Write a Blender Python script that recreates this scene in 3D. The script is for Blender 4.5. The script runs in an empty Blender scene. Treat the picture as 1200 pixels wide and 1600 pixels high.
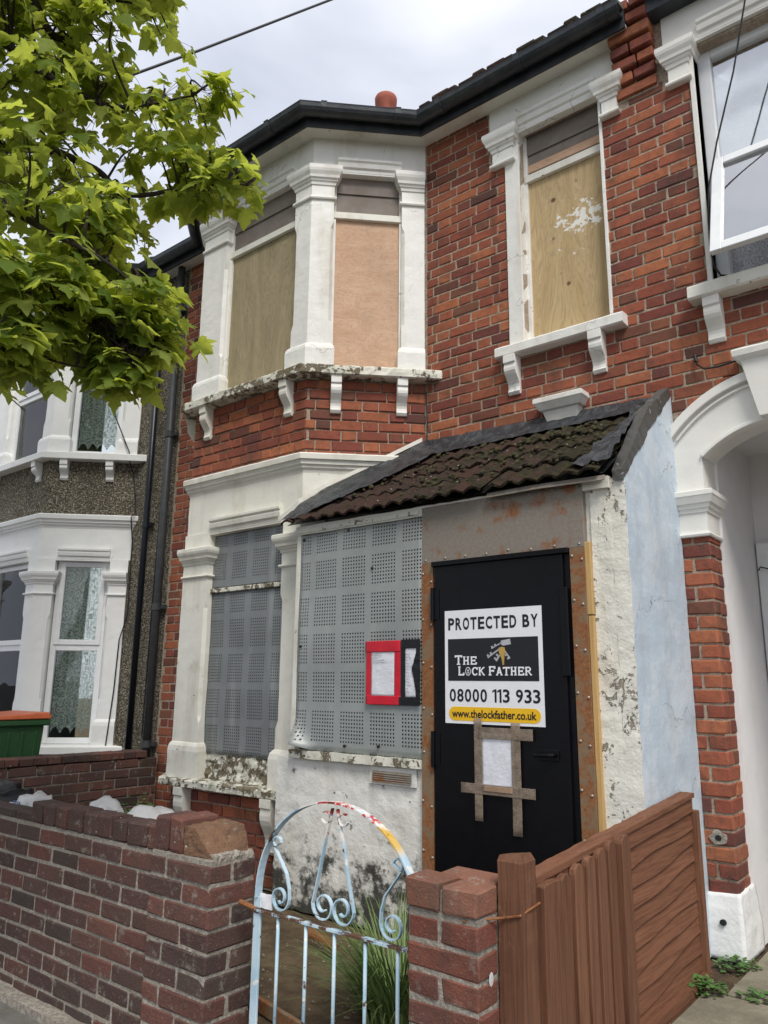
import bpy, bmesh, math, random
from mathutils import Vector, Matrix, noise

# ------------------------------------------------------------------ camera
S = bpy.context.scene
COL = S.collection
CAM = Vector((0.0, -4.25, 1.27))
RT = Vector((0.77959, 0.62621, 0.00979)); UP = Vector((0.13035, -0.17752, 0.97545)); FW = Vector((-0.61258, 0.75917, 0.22002))
cd = bpy.data.cameras.new('camera'); cam = bpy.data.objects.new('camera', cd); COL.objects.link(cam)
cam.matrix_world = Matrix(((RT.x, UP.x, -FW.x, CAM.x), (RT.y, UP.y, -FW.y, CAM.y), (RT.z, UP.z, -FW.z, CAM.z), (0, 0, 0, 1)))
cd.sensor_fit = 'HORIZONTAL'; cd.sensor_width = 36.0; cd.lens = 36.0 * 1202 / 1200; cd.clip_start = 0.05; cd.clip_end = 600
S.camera = cam

# ------------------------------------------------------------------ sky, sun, exposure (bright overcast)
SUN_AZ, SUN_EL = 50.0, 52.0          # degrees: azimuth east of south (behind the camera, to the right)
w = bpy.data.worlds.new('World'); S.world = w; w.use_nodes = True
nt = w.node_tree; N = nt.nodes; L = nt.links; N.clear()
sky = N.new('ShaderNodeTexSky'); sky.sky_type = 'NISHITA'; sky.sun_disc = False
sky.sun_elevation = math.radians(SUN_EL); sky.sun_rotation = math.radians(180 - SUN_AZ)
b1 = N.new('ShaderNodeBackground'); b1.inputs['Strength'].default_value = 0.05
L.new(sky.outputs[0], b1.inputs['Color'])
tc = N.new('ShaderNodeTexCoord'); mp = N.new('ShaderNodeMapping'); mp.inputs['Scale'].default_value = (1, 1, 2.4)
nz = N.new('ShaderNodeTexNoise'); nz.inputs['Scale'].default_value = 1.7; nz.inputs['Detail'].default_value = 5; nz.inputs['Roughness'].default_value = .5
nz.inputs['Distortion'].default_value = .35
rp = N.new('ShaderNodeValToRGB'); rp.color_ramp.elements[0].position = .38; rp.color_ramp.elements[1].position = .62
rp.color_ramp.elements[0].color = (.46, .50, .60, 1); rp.color_ramp.elements[1].color = (.84, .86, .92, 1)
b2 = N.new('ShaderNodeBackground'); b2.inputs['Strength'].default_value = 0.68
mx = N.new('ShaderNodeMixShader'); mx.inputs[0].default_value = .90
out = N.new('ShaderNodeOutputWorld')
L.new(tc.outputs['Generated'], mp.inputs[0]); L.new(mp.outputs[0], nz.inputs['Vector']); L.new(nz.outputs[0], rp.inputs[0])
L.new(rp.outputs[0], b2.inputs['Color']); L.new(b1.outputs[0], mx.inputs[1]); L.new(b2.outputs[0], mx.inputs[2]); L.new(mx.outputs[0], out.inputs['Surface'])
sl = bpy.data.lights.new('sun', 'SUN'); sl.energy = 1.5; sl.angle = math.radians(22); sl.color = (1, .965, .91)
so = bpy.data.objects.new('sun', sl); COL.objects.link(so)
a, e = math.radians(SUN_AZ), math.radians(SUN_EL)
so.rotation_euler = Vector((math.sin(a) * math.cos(e), -math.cos(a) * math.cos(e), math.sin(e))).to_track_quat('Z', 'Y').to_euler()
S.view_settings.view_transform = 'Standard'; S.view_settings.look = 'None'; S.view_settings.gamma = 1; S.view_settings.exposure = 1.0
S.view_settings.use_curve_mapping = False

# ------------------------------------------------------------------ helpers
random.seed(7)
R_ = random.Random(11)
WM = {}                                   # world matrices of what has been built
def V(*a): return Vector(a)
def at(px, py, dist):                     # a point seen at a pixel of the photograph, at its own distance
    d = FW + RT * ((px - 600) / 1202) + UP * ((800 - py) / 1202)
    return CAM + d.normalized() * dist

def link(o, parent=None, mw=None):
    COL.objects.link(o); mw = mw or Matrix.Identity(4); WM[o.name] = mw
    o.matrix_basis = mw
    if parent is not None:
        o.parent = parent; o.matrix_parent_inverse = WM[parent.name].inverted()
    return o
def tag(o, label=None, cat=None, group=None, kind=None):
    if label: o['label'] = label
    if cat: o['category'] = cat
    if group: o['group'] = group
    if kind: o['kind'] = kind
    return o
def thing(name, loc, label, cat, group=None):
    o = bpy.data.objects.new(name, None); o.empty_display_size = .1
    link(o, None, Matrix.Translation(Vector(loc)))
    return tag(o, label, cat, group)

class Fr:                                 # wall frame: s along the wall, d outwards, z up
    def __init__(f, o, deg=0.0):
        f.a = math.radians(deg); f.o = Vector((o[0], o[1], 0)); f.u = Vector((math.cos(f.a), math.sin(f.a), 0)); f.n = Vector((math.sin(f.a), -math.cos(f.a), 0))
    def p(f, s, d, z): return f.o + f.u * s + f.n * d + Vector((0, 0, z))
F0 = Fr((0, 0), 0)

class MB:
    def __init__(m): m.v = []; m.f = []
    def add(m, vs, fs):
        b = len(m.v); m.v += [tuple(x) for x in vs]; m.f += [tuple(b + i for i in q) for q in fs]; return m
    def box(m, s0, s1, d0, d1, z0, z1, fr=F0):
        vs = [fr.p(s, d, z) for z in (z0, z1) for d in (d0, d1) for s in (s0, s1)]
        return m.add(vs, [(0, 1, 5, 4), (3, 2, 6, 7), (1, 3, 7, 5), (2, 0, 4, 6), (4, 5, 7, 6), (2, 3, 1, 0)]) if False else \
            m.add(vs, [(2, 3, 7, 6), (1, 0, 4, 5), (3, 1, 5, 7), (0, 2, 6, 4), (6, 7, 5, 4), (0, 1, 3, 2)])
    def wbox(m, x0, x1, y0, y1, z0, z1): return m.box(x0, x1, -y1, -y0, z0, z1)
    def loft(m, rings, cap=True):
        n = len(rings[0]); vs = [p for r in rings for p in r]; fs = []
        for k in range(len(rings) - 1):
            for i in range(n):
                j = (i + 1) % n; fs.append((k * n + i, k * n + j, (k + 1) * n + j, (k + 1) * n + i))
        if cap: fs.append(tuple(reversed(range(n)))); fs.append(tuple((len(rings) - 1) * n + i for i in range(n)))
        return m.add(vs, fs)
    def prism(m, prof, s0, s1, fr=F0):    # profile in (d, z), swept along s
        r = [[fr.p(s, d, z) for d, z in prof] for s in (s0, s1)]
        return m.loft(r)
    def extr(m, poly, d0, d1, fr=F0):     # outline in (s, z), given thickness along d
        return m.loft([[fr.p(s, d, z) for s, z in poly] for d in (d0, d1)])
    def tube(m, path, r, n=8, cap=True):
        path = [Vector(p) for p in path]; rs = r if isinstance(r, (list, tuple)) else [r] * len(path); rings = []
        t0 = (path[1] - path[0]).normalized(); nn = t0.orthogonal().normalized()
        for i, p in enumerate(path):
            t = ((path[min(i + 1, len(path) - 1)] - path[max(i - 1, 0)])).normalized()
            nn = (nn - t * nn.dot(t)).normalized(); bb = t.cross(nn)
            rings.append([p + (nn * math.cos(2 * math.pi * k / n) + bb * math.sin(2 * math.pi * k / n)) * rs[i] for k in range(n)])
        return m.loft(rings, cap)
    def bar(m, path, wid, th, side):      # flat bar: wid along 'side', th across
        path = [Vector(p) for p in path]; side = Vector(side).normalized(); rings = []
        for i, p in enumerate(path):
            t = (path[min(i + 1, len(path) - 1)] - path[max(i - 1, 0)]).normalized(); nn = t.cross(side).normalized()
            rings.append([p + side * wid / 2 + nn * th / 2, p - side * wid / 2 + nn * th / 2, p - side * wid / 2 - nn * th / 2, p + side * wid / 2 - nn * th / 2])
        return m.loft(rings)
    def lathe(m, c, prof, n=16):
        c = Vector(c); return m.loft([[c + Vector((r * math.cos(2 * math.pi * k / n), r * math.sin(2 * math.pi * k / n), z)) for k in range(n)] for r, z in prof])
    def build(m, name, mat, parent=None, bevel=0, rough=None, smooth=False, seg=1):
        me = bpy.data.meshes.new(name); me.from_pydata(m.v, [], m.f); me.validate()
        bm = bmesh.new(); bm.from_mesh(me)
        bmesh.ops.recalc_face_normals(bm, faces=bm.faces[:])
        if bevel:
            es = [ed for ed in bm.edges if len(ed.link_faces) == 2 and ed.calc_face_angle(0) > .5 and ed.calc_length() > bevel * 2.2]
            bmesh.ops.bevel(bm, geom=es, offset=bevel, segments=seg, affect='EDGES', profile=.5, clamp_overlap=True)
        if rough:
            ml, amp, sc = rough
            for _ in range(6):
                es = [ed for ed in bm.edges if ed.calc_length() > ml]
                if not es: break
                bmesh.ops.subdivide_edges(bm, edges=es, cuts=1, use_grid_fill=True)
            bmesh.ops.triangulate(bm, faces=[q for q in bm.faces if len(q.verts) > 4])
            bm.normal_update()
            for vv in bm.verts:
                vv.co += vv.normal * amp * (noise.noise(vv.co * sc) + .6 * noise.noise(vv.co * sc * 3.1))
        bm.to_mesh(me); bm.free()
        if smooth:
            for q in me.polygons: q.use_smooth = True
        me.materials.append(mat)
        return link(bpy.data.objects.new(name, me), parent)

def offpoly(pts, o, mult=None):           # offset a CCW outline outwards by o (mult per edge)
    n = len(pts); mult = mult or [1] * n; lines = []
    for i in range(n):
        p = Vector(pts[i]); q = Vector(pts[(i + 1) % n]); t = (q - p).normalized(); nn = Vector((t.y, -t.x)); lines.append((p + nn * o * mult[i], t))
    res = []
    for i in range(n):
        p, t = lines[i - 1]; q, u = lines[i]; den = t.x * u.y - t.y * u.x
        if abs(den) < 1e-6: res.append(q.copy()); continue
        k = ((q.x - p.x) * u.y - (q.y - p.y) * u.x) / den; res.append(p + t * k)
    return res
def prof_loft(mb, pts, prof, mult=None):  # prof: [(offset, z)]
    return mb.loft([[Vector((p.x, p.y, z)) for p in offpoly(pts, o, mult)] for o, z in prof])

# ------------------------------------------------------------------ materials
class NT:
    def __init__(s, name):
        s.m = bpy.data.materials.new(name); s.m.use_nodes = True; s.t = s.m.node_tree; s.t.nodes.clear()
        s.out = s.n('ShaderNodeOutputMaterial'); s.bs = s.n('ShaderNodeBsdfPrincipled'); s.l(s.bs.outputs[0], s.out.inputs[0])
        s.geo = s.n('ShaderNodeNewGeometry'); s.pos = s.geo.outputs['Position']
    def n(s, t): return s.t.nodes.new(t)
    def l(s, a, b): s.t.links.new(a, b)
    def setin(s, sock, v):
        if hasattr(v, 'is_linked') or isinstance(v, bpy.types.NodeSocket): s.l(v, sock)
        else:
            if isinstance(v, tuple) and len(v) == 3 and sock.type == 'RGBA': v = (*v, 1)
            sock.default_value = v
    def noise(s, scale, detail=4, rough=.5, vec=None, dist=0, sc=None):
        x = s.n('ShaderNodeTexNoise'); x.inputs['Scale'].default_value = scale; x.inputs['Detail'].default_value = detail
        x.inputs['Roughness'].default_value = rough; x.inputs['Distortion'].default_value = dist
        v = vec or s.pos
        if sc:
            mpn = s.n('ShaderNodeMapping'); mpn.inputs['Scale'].default_value = sc; s.l(v, mpn.inputs[0]); v = mpn.outputs[0]
        s.l(v, x.inputs['Vector']); return x.outputs[0]
    def voro(s, scale, vec=None, feat='F1', out='Distance', sc=None):
        x = s.n('ShaderNodeTexVoronoi'); x.feature = feat; x.inputs['Scale'].default_value = scale
        v = vec or s.pos
        if sc:
            mpn = s.n('ShaderNodeMapping'); mpn.inputs['Scale'].default_value = sc; s.l(v, mpn.inputs[0]); v = mpn.outputs[0]
        s.l(v, x.inputs['Vector']); return x.outputs[out]
    def step(s, v, a, b):                 # smooth 0..1 between a and b
        x = s.n('ShaderNodeMapRange'); x.interpolation_type = 'SMOOTHSTEP' if True else 'LINEAR'
        s.l(v, x.inputs['Value']); x.inputs['From Min'].default_value = a; x.inputs['From Max'].default_value = b; return x.outputs[0]
    def math(s, op, a, b=0.0, c=None):
        x = s.n('ShaderNodeMath'); x.operation = op; s.setin(x.inputs[0], a); s.setin(x.inputs[1], b)
        if c is not None: s.setin(x.inputs[2], c)
        return x.outputs[0]
    def mix(s, f, a, b, mode='MIX'):
        x = s.n('ShaderNodeMix'); x.data_type = 'RGBA'; x.blend_type = mode; s.setin(x.inputs[0], f); s.setin(x.inputs[6], a); s.setin(x.inputs[7], b); return x.outputs[2]
    def ramp(s, v, stops, interp='LINEAR'):
        x = s.n('ShaderNodeValToRGB'); r = x.color_ramp; r.interpolation = interp
        while len(r.elements) < len(stops): r.elements.new(.5)
        for el, (p, c) in zip(r.elements, stops): el.position = p; el.color = (*c, 1)
        s.l(v, x.inputs[0]); return x.outputs[0]
    def sep(s, v=None):
        x = s.n('ShaderNodeSeparateXYZ'); s.l(v or s.pos, x.inputs[0]); return x.outputs
    def bump(s, h, dist=.004, strength=1.0, prev=None):
        x = s.n('ShaderNodeBump'); x.inputs['Strength'].default_value = strength; x.inputs['Distance'].default_value = dist; s.l(h, x.inputs['Height'])
        if prev: s.l(prev, x.inputs['Normal'])
        return x.outputs[0]
    def fin(s, col, rough=.8, nrm=None, metal=0.0, spec=.3):
        s.setin(s.bs.inputs['Base Color'], col); s.setin(s.bs.inputs['Roughness'], rough); s.setin(s.bs.inputs['Metallic'], metal)
        s.bs.inputs['Specular IOR Level'].default_value = spec
        if nrm: s.l(nrm, s.bs.inputs['Normal'])
        return s.m

def mat_brick(name, cols, dirt=(.05, .045, .04), dirt_amt=.35, lichen=0.0, bumpd=.004):
    s = NT(name); oi = s.n('ShaderNodeObjectInfo')
    r = s.math('FRACT', s.math('MULTIPLY_ADD', s.geo.outputs['Random Per Island'], 7.31, s.math('MULTIPLY', oi.outputs['Random'], 1.0)))
    c = s.ramp(r, [(i / (len(cols) - 1) if len(cols) > 1 else 0, q) for i, q in enumerate(cols)])
    r2 = s.math('FRACT', s.math('MULTIPLY', r, 17.7))
    n1 = s.noise(26, 6, .65); n2 = s.noise(140, 3, .6)
    c = s.mix(s.step(n1, .42, .75), c, s.mix(.45, c, dirt), 'MIX')
    c = s.mix(s.math('MULTIPLY', s.step(n2, .55, .75), .5), c, s.mix(.5, c, (.55, .38, .28)))
    big = s.noise(2.3, 5, .62); c = s.mix(s.math('MULTIPLY', s.step(big, .5, .72), dirt_amt), c, dirt)
    c = s.mix(s.math('MULTIPLY', s.step(r2, .82, .95), .55), c, dirt)
    stk = s.noise(7, 5, .65, sc=(1, 1, .12)); c = s.mix(s.math('MULTIPLY', s.step(stk, .52, .72), .4), c, dirt)
    if lichen:
        q = s.noise(16, 7, .75); c = s.mix(s.math('MULTIPLY', s.step(q, .56, .66), lichen), c, (.34, .32, .27))
    sp = s.voro(9.0, out='Distance'); c = s.mix(s.step(sp, .045, .02), c, (.6, .58, .54))
    h = s.math('ADD', s.math('MULTIPLY', n1, .8), s.math('MULTIPLY', n2, .4))
    return s.fin(c, .9, s.bump(h, bumpd), spec=.2)
def mat_mortar(name, col, dark):
    s = NT(name); n = s.noise(60, 6, .7); big = s.noise(2.6, 4, .6)
    c = s.mix(s.step(n, .35, .7), dark, col); c = s.mix(s.math('MULTIPLY', s.step(big, .48, .7), .6), c, dark)
    return s.fin(c, .95, s.bump(n, .008), spec=.15)
def mat_paint(name, col, under=(.25, .22, .18), peel=.66, pscale=7, dirt=.25, dirtc=(.30, .27, .20), streak=.3, rough=.55, mould=0.0, bd=.003, second=None, crack=0.0):
    s = NT(name)
    n = s.math('ADD', s.math('MULTIPLY', s.noise(pscale * 2.6, 9, .72, dist=.4), .62), s.math('MULTIPLY', s.noise(pscale * .45, 4, .6), .38)); fine = s.noise(70, 4, .6); lump = s.noise(9, 4, .5)
    mask = s.step(n, peel, peel + .012)
    c = s.mix(s.math('MULTIPLY', s.step(lump, .35, .7), .25), col, tuple(x * .86 for x in col))
    if second: c = s.mix(s.step(s.noise(3.1, 7, .7), .5, .56), c, second)
    st = s.noise(5, 5, .6, sc=(1, 1, .16)); c = s.mix(s.math('MULTIPLY', s.step(st, .50, .75), streak), c, dirtc)
    d2 = s.noise(3.4, 7, .7); c = s.mix(s.math('MULTIPLY', s.step(d2, .52, .72), dirt), c, dirtc)
    u = s.mix(s.step(fine, .3, .7), under, tuple(x * .62 for x in under))
    edge = s.math('MULTIPLY', s.step(n, peel, peel + .012), s.math('SUBTRACT', 1.0, s.step(n, peel + .012, peel + .03)))
    c = s.mix(mask, c, u); c = s.mix(s.math('MULTIPLY', edge, .6), c, tuple(x * .35 for x in under))  # dark rim painted along the flake edges as their shadow
    if crack:
        wv = s.n('ShaderNodeVectorMath'); wv.operation = 'ADD'; s.l(s.pos, wv.inputs[0]); nv = s.n('ShaderNodeTexNoise'); nv.inputs['Scale'].default_value = 6; nv.inputs['Detail'].default_value = 6; s.l(s.pos, nv.inputs['Vector']); sc_ = s.n('ShaderNodeVectorMath'); sc_.operation = 'SCALE'; sc_.inputs['Scale'].default_value = .35; s.l(nv.outputs['Color'], sc_.inputs[0]); s.l(sc_.outputs[0], wv.inputs[1])
        ck = s.step(s.voro(1.6, vec=wv.outputs[0], feat='DISTANCE_TO_EDGE'), .006, .001); c = s.mix(s.math('MULTIPLY', ck, s.math('MULTIPLY', s.step(s.noise(2.5, 3, .5), .45, .55), crack)), c, tuple(x * .4 for x in under))
    h = s.math('ADD', s.math('MULTIPLY', s.math('SUBTRACT', 1.0, mask), 1.0), s.math('ADD', s.math('MULTIPLY', fine, .18), s.math('MULTIPLY', lump, .9)))
    if mould:
        z = s.sep()[2]
        mm = s.math('MULTIPLY', s.step(s.math('ADD', s.noise(8, 8, .75), s.math('MULTIPLY', z, -.55)), .30, .46), mould)
        c = s.mix(mm, c, (.035, .035, .028))
    return s.fin(c, s.mix(mask, (rough,) * 3, (.95,) * 3), s.bump(h, bd), spec=.3)
def mat_plain(name, col, rough=.6, metal=0.0, var=.2, nscale=12, bd=.001, spec=.4, col2=None):
    s = NT(name); n = s.noise(nscale, 6, .6); n2 = s.noise(nscale * 9, 3, .6)
    c = s.mix(s.step(n, .3, .7), col, col2 or tuple(x * (1 - var) for x in col))
    return s.fin(c, rough, s.bump(s.math('ADD', n, s.math('MULTIPLY', n2, .4)), bd), metal=metal, spec=spec)
def mat_ply(name, c1, c2, sc, knots=True, paint=None):
    s = NT(name); g = s.noise(3.0, 6, .62, dist=1.2, sc=sc); g2 = s.noise(9, 4, .55, dist=.5, sc=sc)
    bands = s.math('FRACT', s.math('MULTIPLY', g, 13.0))
    c = s.mix(s.step(g, .3, .7), c1, c2); c = s.mix(s.math('MULTIPLY', s.step(bands, .45, 1.0), .50), c, tuple(x * .60 for x in c2))
    c = s.mix(s.math('MULTIPLY', s.step(g2, .5, .8), .25), c, tuple(x * .7 for x in c1))
    if knots:
        k = s.voro(5.5); c = s.mix(s.step(k, .13, .06), c, (.13, .075, .04))
    if paint:
        x0, z0, r0 = paint
        vv = s.n('ShaderNodeVectorMath'); vv.operation = 'DISTANCE'; s.l(s.pos, vv.inputs[0]); vv.inputs[1].default_value = (x0, .08, z0)
        q = s.math('SUBTRACT', s.math('MULTIPLY', s.noise(19, 6, .7), 1.0), s.math('MULTIPLY', vv.outputs['Value'], 1.0 / r0 * .3))
        c = s.mix(s.step(q, .42, .44), c, (.78, .76, .70))
    dirt = s.noise(2.2, 5, .6, sc=(1, 1, .4)); c = s.mix(s.math('MULTIPLY', s.step(dirt, .5, .75), .35), c, (.20, .17, .12))
    return s.fin(c, .75, s.bump(g2, .0008), spec=.25)
def mat_rust(name, steel, amt, rs=5):
    s = NT(name); n = s.noise(rs, 8, .7); f = s.noise(60, 5, .7); st = s.noise(6, 4, .6, sc=(1, 1, .2))
    mask = s.step(s.math('ADD', n, s.math('MULTIPLY', st, .25)), amt, amt + .10)
    rc = s.ramp(f, [(.25, (.13, .05, .02)), (.55, (.26, .11, .045)), (.8, (.36, .19, .09))])
    c = s.mix(mask, s.mix(s.step(f, .3, .7), steel, tuple(x * .8 for x in steel)), rc)
    return s.fin(c, s.mix(mask, (.5,) * 3, (.85,) * 3), s.bump(f, .001), spec=.3)
def mat_perf(name, x0, z0, px, pz, nx, nz_, pitch, col=(.34, .365, .355)):
    s = NT(name); X, Y, Z = s.sep()
    def axis(v, o, per, cnt):
        u = s.math('FRACT', s.math('DIVIDE', s.math('SUBTRACT', v, o - pitch / 2), per))
        t = s.math('MULTIPLY', u, per / pitch); f = s.math('ABSOLUTE', s.math('SUBTRACT', s.math('FRACT', t), .5))
        return s.math('MULTIPLY', s.math('LESS_THAN', f, .235), s.math('LESS_THAN', t, float(cnt)))
    hole = s.math('MULTIPLY', axis(X, x0, px, nx), axis(Z, z0, pz, nz_))
    n = s.noise(4, 6, .6); st = s.noise(7, 5, .65, sc=(1, 1, .12)); f = s.noise(60, 3, .6)
    c = s.mix(s.step(n, .3, .7), col, tuple(x * .86 for x in col)); c = s.mix(s.math('MULTIPLY', s.step(st, .50, .70), .5), c, (.42, .42, .39))
    s.fin(c, s.mix(n, (.42,) * 3, (.58,) * 3), s.bump(s.noise(2.5, 3, .5), .01), metal=.25, spec=.5)
    tr = s.n('ShaderNodeBsdfTransparent'); mxs = s.n('ShaderNodeMixShader'); s.l(hole, mxs.inputs[0]); s.l(s.bs.outputs[0], mxs.inputs[1]); s.l(tr.outputs[0], mxs.inputs[2])
    s.l(mxs.outputs[0], s.out.inputs[0]); return s.m
def mat_glass(name, gain=.02):
    s = NT(name); gl = s.n('ShaderNodeBsdfGlossy'); gl.inputs['Roughness'].default_value = .02; gl.inputs['Color'].default_value = (1, 1, 1, 1)
    tr = s.n('ShaderNodeBsdfTransparent'); tr.inputs['Color'].default_value = (.88, .92, .90, 1); fr = s.n('ShaderNodeFresnel'); fr.inputs['IOR'].default_value = 1.5
    n = s.bump(s.noise(1.6, 2, .5), .01); s.l(n, gl.inputs['Normal'])
    f = s.math('MINIMUM', s.math('MULTIPLY_ADD', fr.outputs[0], 1.0, gain), 1.0)
    mxs = s.n('ShaderNodeMixShader'); s.l(f, mxs.inputs[0]); s.l(tr.outputs[0], mxs.inputs[1]); s.l(gl.outputs[0], mxs.inputs[2]); s.l(mxs.outputs[0], s.out.inputs[0]); return s.m
def mat_lace(name, col=(.80, .84, .76), dens=.6, sc=40, base=.55):
    s = NT(name)
    v = s.voro(sc * .33, feat='F1'); ring = s.math('ABSOLUTE', s.math('SUBTRACT', s.math('FRACT', s.math('MULTIPLY', v, 3.4)), .5))
    n = s.noise(sc * .9, 5, .7, dist=1.5); mesh = s.noise(240, 2, .5)
    m = s.math('MAXIMUM', s.step(ring, .30, .38), s.step(n, .50, .58)); m = s.math('MAXIMUM', m, s.math('MULTIPLY', s.step(mesh, .3, .5), base))
    s.fin(col, .9, s.bump(n, .004), spec=.1)
    tl = s.n('ShaderNodeBsdfTranslucent'); tl.inputs[0].default_value = (*col, 1); a1 = s.n('ShaderNodeMixShader'); a1.inputs[0].default_value = .35
    s.l(s.bs.outputs[0], a1.inputs[1]); s.l(tl.outputs[0], a1.inputs[2])
    tr = s.n('ShaderNodeBsdfTransparent'); mxs = s.n('ShaderNodeMixShader'); s.l(s.math('MULTIPLY', m, dens + .35), mxs.inputs[0]); s.l(tr.outputs[0], mxs.inputs[1]); s.l(a1.outputs[0], mxs.inputs[2])
    s.l(mxs.outputs[0], s.out.inputs[0]); return s.m
def mat_leaf(name):
    s = NT(name); oi = s.n('ShaderNodeObjectInfo')
    r = s.math('FRACT', s.math('MULTIPLY_ADD', s.geo.outputs['Random Per Island'], 5.3, oi.outputs['Random']))
    c = s.ramp(r, [(0, (.10, .17, .03)), (.45, (.17, .25, .045)), (.8, (.26, .335, .07)), (1, (.35, .39, .10))])
    c = s.mix(s.math('MULTIPLY', s.step(s.noise(60, 3, .6), .4, .7), .3), c, (.05, .09, .01))
    s.fin(c, .62, s.bump(s.noise(90, 3, .5), .001), spec=.22)
    tl = s.n('ShaderNodeBsdfTranslucent'); s.l(s.mix(.65, c, (.74, .80, .10)), tl.inputs[0])
    mxs = s.n('ShaderNodeMixShader'); mxs.inputs[0].default_value = .60; s.l(s.bs.outputs[0], mxs.inputs[1]); s.l(tl.outputs[0], mxs.inputs[2]); s.l(mxs.outputs[0], s.out.inputs[0]); return s.m
def mat_dash(name):
    s = NT(name); v = s.voro(85, out='Color'); d = s.voro(85); n = s.noise(3, 5, .6)
    g = s.sep(v)[0]
    c = s.ramp(g, [(0, (.06, .055, .045)), (.35, (.17, .145, .105)), (.7, (.27, .235, .17)), (.93, (.38, .34, .26)), (1, (.6, .57, .5))])
    c = s.mix(s.step(d, .45, .75), c, (.08, .07, .055)); c = s.mix(s.math('MULTIPLY', s.step(n, .45, .7), .45), c, (.05, .047, .038))
    return s.fin(c, .9, s.bump(s.math('SUBTRACT', 1.0, d), .012), spec=.2)
def mat_moss(name):
    s = NT(name); oi = s.n('ShaderNodeObjectInfo'); n = s.noise(7, 8, .72); f = s.noise(50, 6, .7); X, Y, Z = s.sep()
    c = s.mix(s.step(f, .3, .7), (.032, .025, .022), (.08, .05, .04)); c = s.mix(s.math('MULTIPLY', oi.outputs['Random'], .6), c, (.075, .036, .026))
    cov = s.math('ADD', n, s.math('MULTIPLY', s.math('ADD', X, 3.3), .09))
    c = s.mix(s.math('MULTIPLY', s.step(cov, .52, .66), .9), c, s.ramp(s.noise(18, 6, .7), [(.35, (.02, .019, .014)), (.55, (.042, .038, .02)), (.8, (.10, .09, .022))]))
    c = s.mix(s.step(s.voro(16), .09, .05), c, (.5, .48, .42))
    return s.fin(c, .95, s.bump(s.math('ADD', f, n), .02), spec=.15)
def mat_bitumen(name):
    s = NT(name); n = s.noise(14, 7, .7); c = s.mix(s.step(n, .4, .7), (.016, .018, .022), (.06, .065, .07)); return s.fin(c, .42, s.bump(n, .02), spec=.5)
def mat_wood(name, c1, c2, ang=(1, 1, .035), wear=(.30, .22, .17), wa=.6):
    s = NT(name); oi = s.n('ShaderNodeObjectInfo'); g = s.noise(85, 7, .7, sc=ang, dist=.3); w_ = s.noise(5, 8, .75)
    c = s.mix(s.step(g, .3, .7), c1, c2); c = s.mix(s.math('MULTIPLY', s.step(g, .52, .75), .5), c, tuple(x * .45 for x in c1)); c = s.mix(s.math('MULTIPLY', oi.outputs['Random'], .35), c, tuple(x * .7 for x in c1))
    c = s.mix(s.math('MULTIPLY', s.step(w_, wa, wa + .1), .55), c, wear)
    return s.fin(c, .72, s.bump(g, .003), spec=.25)
def mat_gate(name):
    s = NT(name); n = s.noise(9, 6, .7); n2 = s.noise(16, 5, .65); X, Y, Z = s.sep()
    c = s.mix(s.step(s.noise(6, 4, .5), .4, .6), (.36, .52, .62), (.52, .66, .74))
    hi = s.step(Z, .72, .76); pk = s.math('MULTIPLY', hi, s.step(s.math('MULTIPLY_ADD', n2, .35, X), -1.92, -1.86))
    c = s.mix(s.math('MULTIPLY', pk, s.step(n2, .40, .43)), c, (.75, .72, .68)); c = s.mix(s.math('MULTIPLY', pk, s.step(n, .54, .57)), c, (.55, .06, .06))
    yl = s.math('MULTIPLY', s.step(s.math('MULTIPLY_ADD', n, .25, X), -1.60, -1.57), hi); c = s.mix(s.math('MULTIPLY', yl, .9), c, (.60, .38, .05))
    rl = s.math('MULTIPLY', s.step(Z, .440, .446), s.step(Z, .468, .462)); c = s.mix(s.math('MULTIPLY', rl, s.step(n, .46, .52)), c, (.11, .055, .03)); c = s.mix(s.step(n, .60, .63), c, (.09, .045, .025)); c = s.mix(s.step(s.noise(22, 4, .6), .64, .67), c, (.72, .72, .68))
    return s.fin(c, .5, s.bump(n, .003), spec=.4)
def mat_soil(name):
    s = NT(name); n = s.noise(5, 8, .7); f = s.noise(70, 5, .7); c = s.mix(s.step(n, .35, .65), (.085, .06, .038), (.17, .125, .075)); c = s.mix(s.step(f, .6, .75), c, (.05, .035, .022))
    c = s.mix(s.step(s.voro(24), .10, .06), c, (.5, .45, .38)); return s.fin(c, .95, s.bump(s.math('ADD', n, f), .02), spec=.15)
def mat_slab(name, c1=(.30, .27, .20)):
    s = NT(name); n = s.noise(3.5, 8, .68); f = s.noise(90, 4, .7); c = s.mix(s.step(n, .35, .65), c1, tuple(x * .62 for x in c1)); c = s.mix(s.math('MULTIPLY', s.step(s.noise(6, 7, .7), .55, .7), .5), c, (.10, .11, .05))
    c = s.mix(s.math('MULTIPLY', s.step(f, .6, .7), .4), c, (.1, .09, .07)); return s.fin(c, .93, s.bump(s.math('ADD', f, n), .006), spec=.15)

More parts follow.
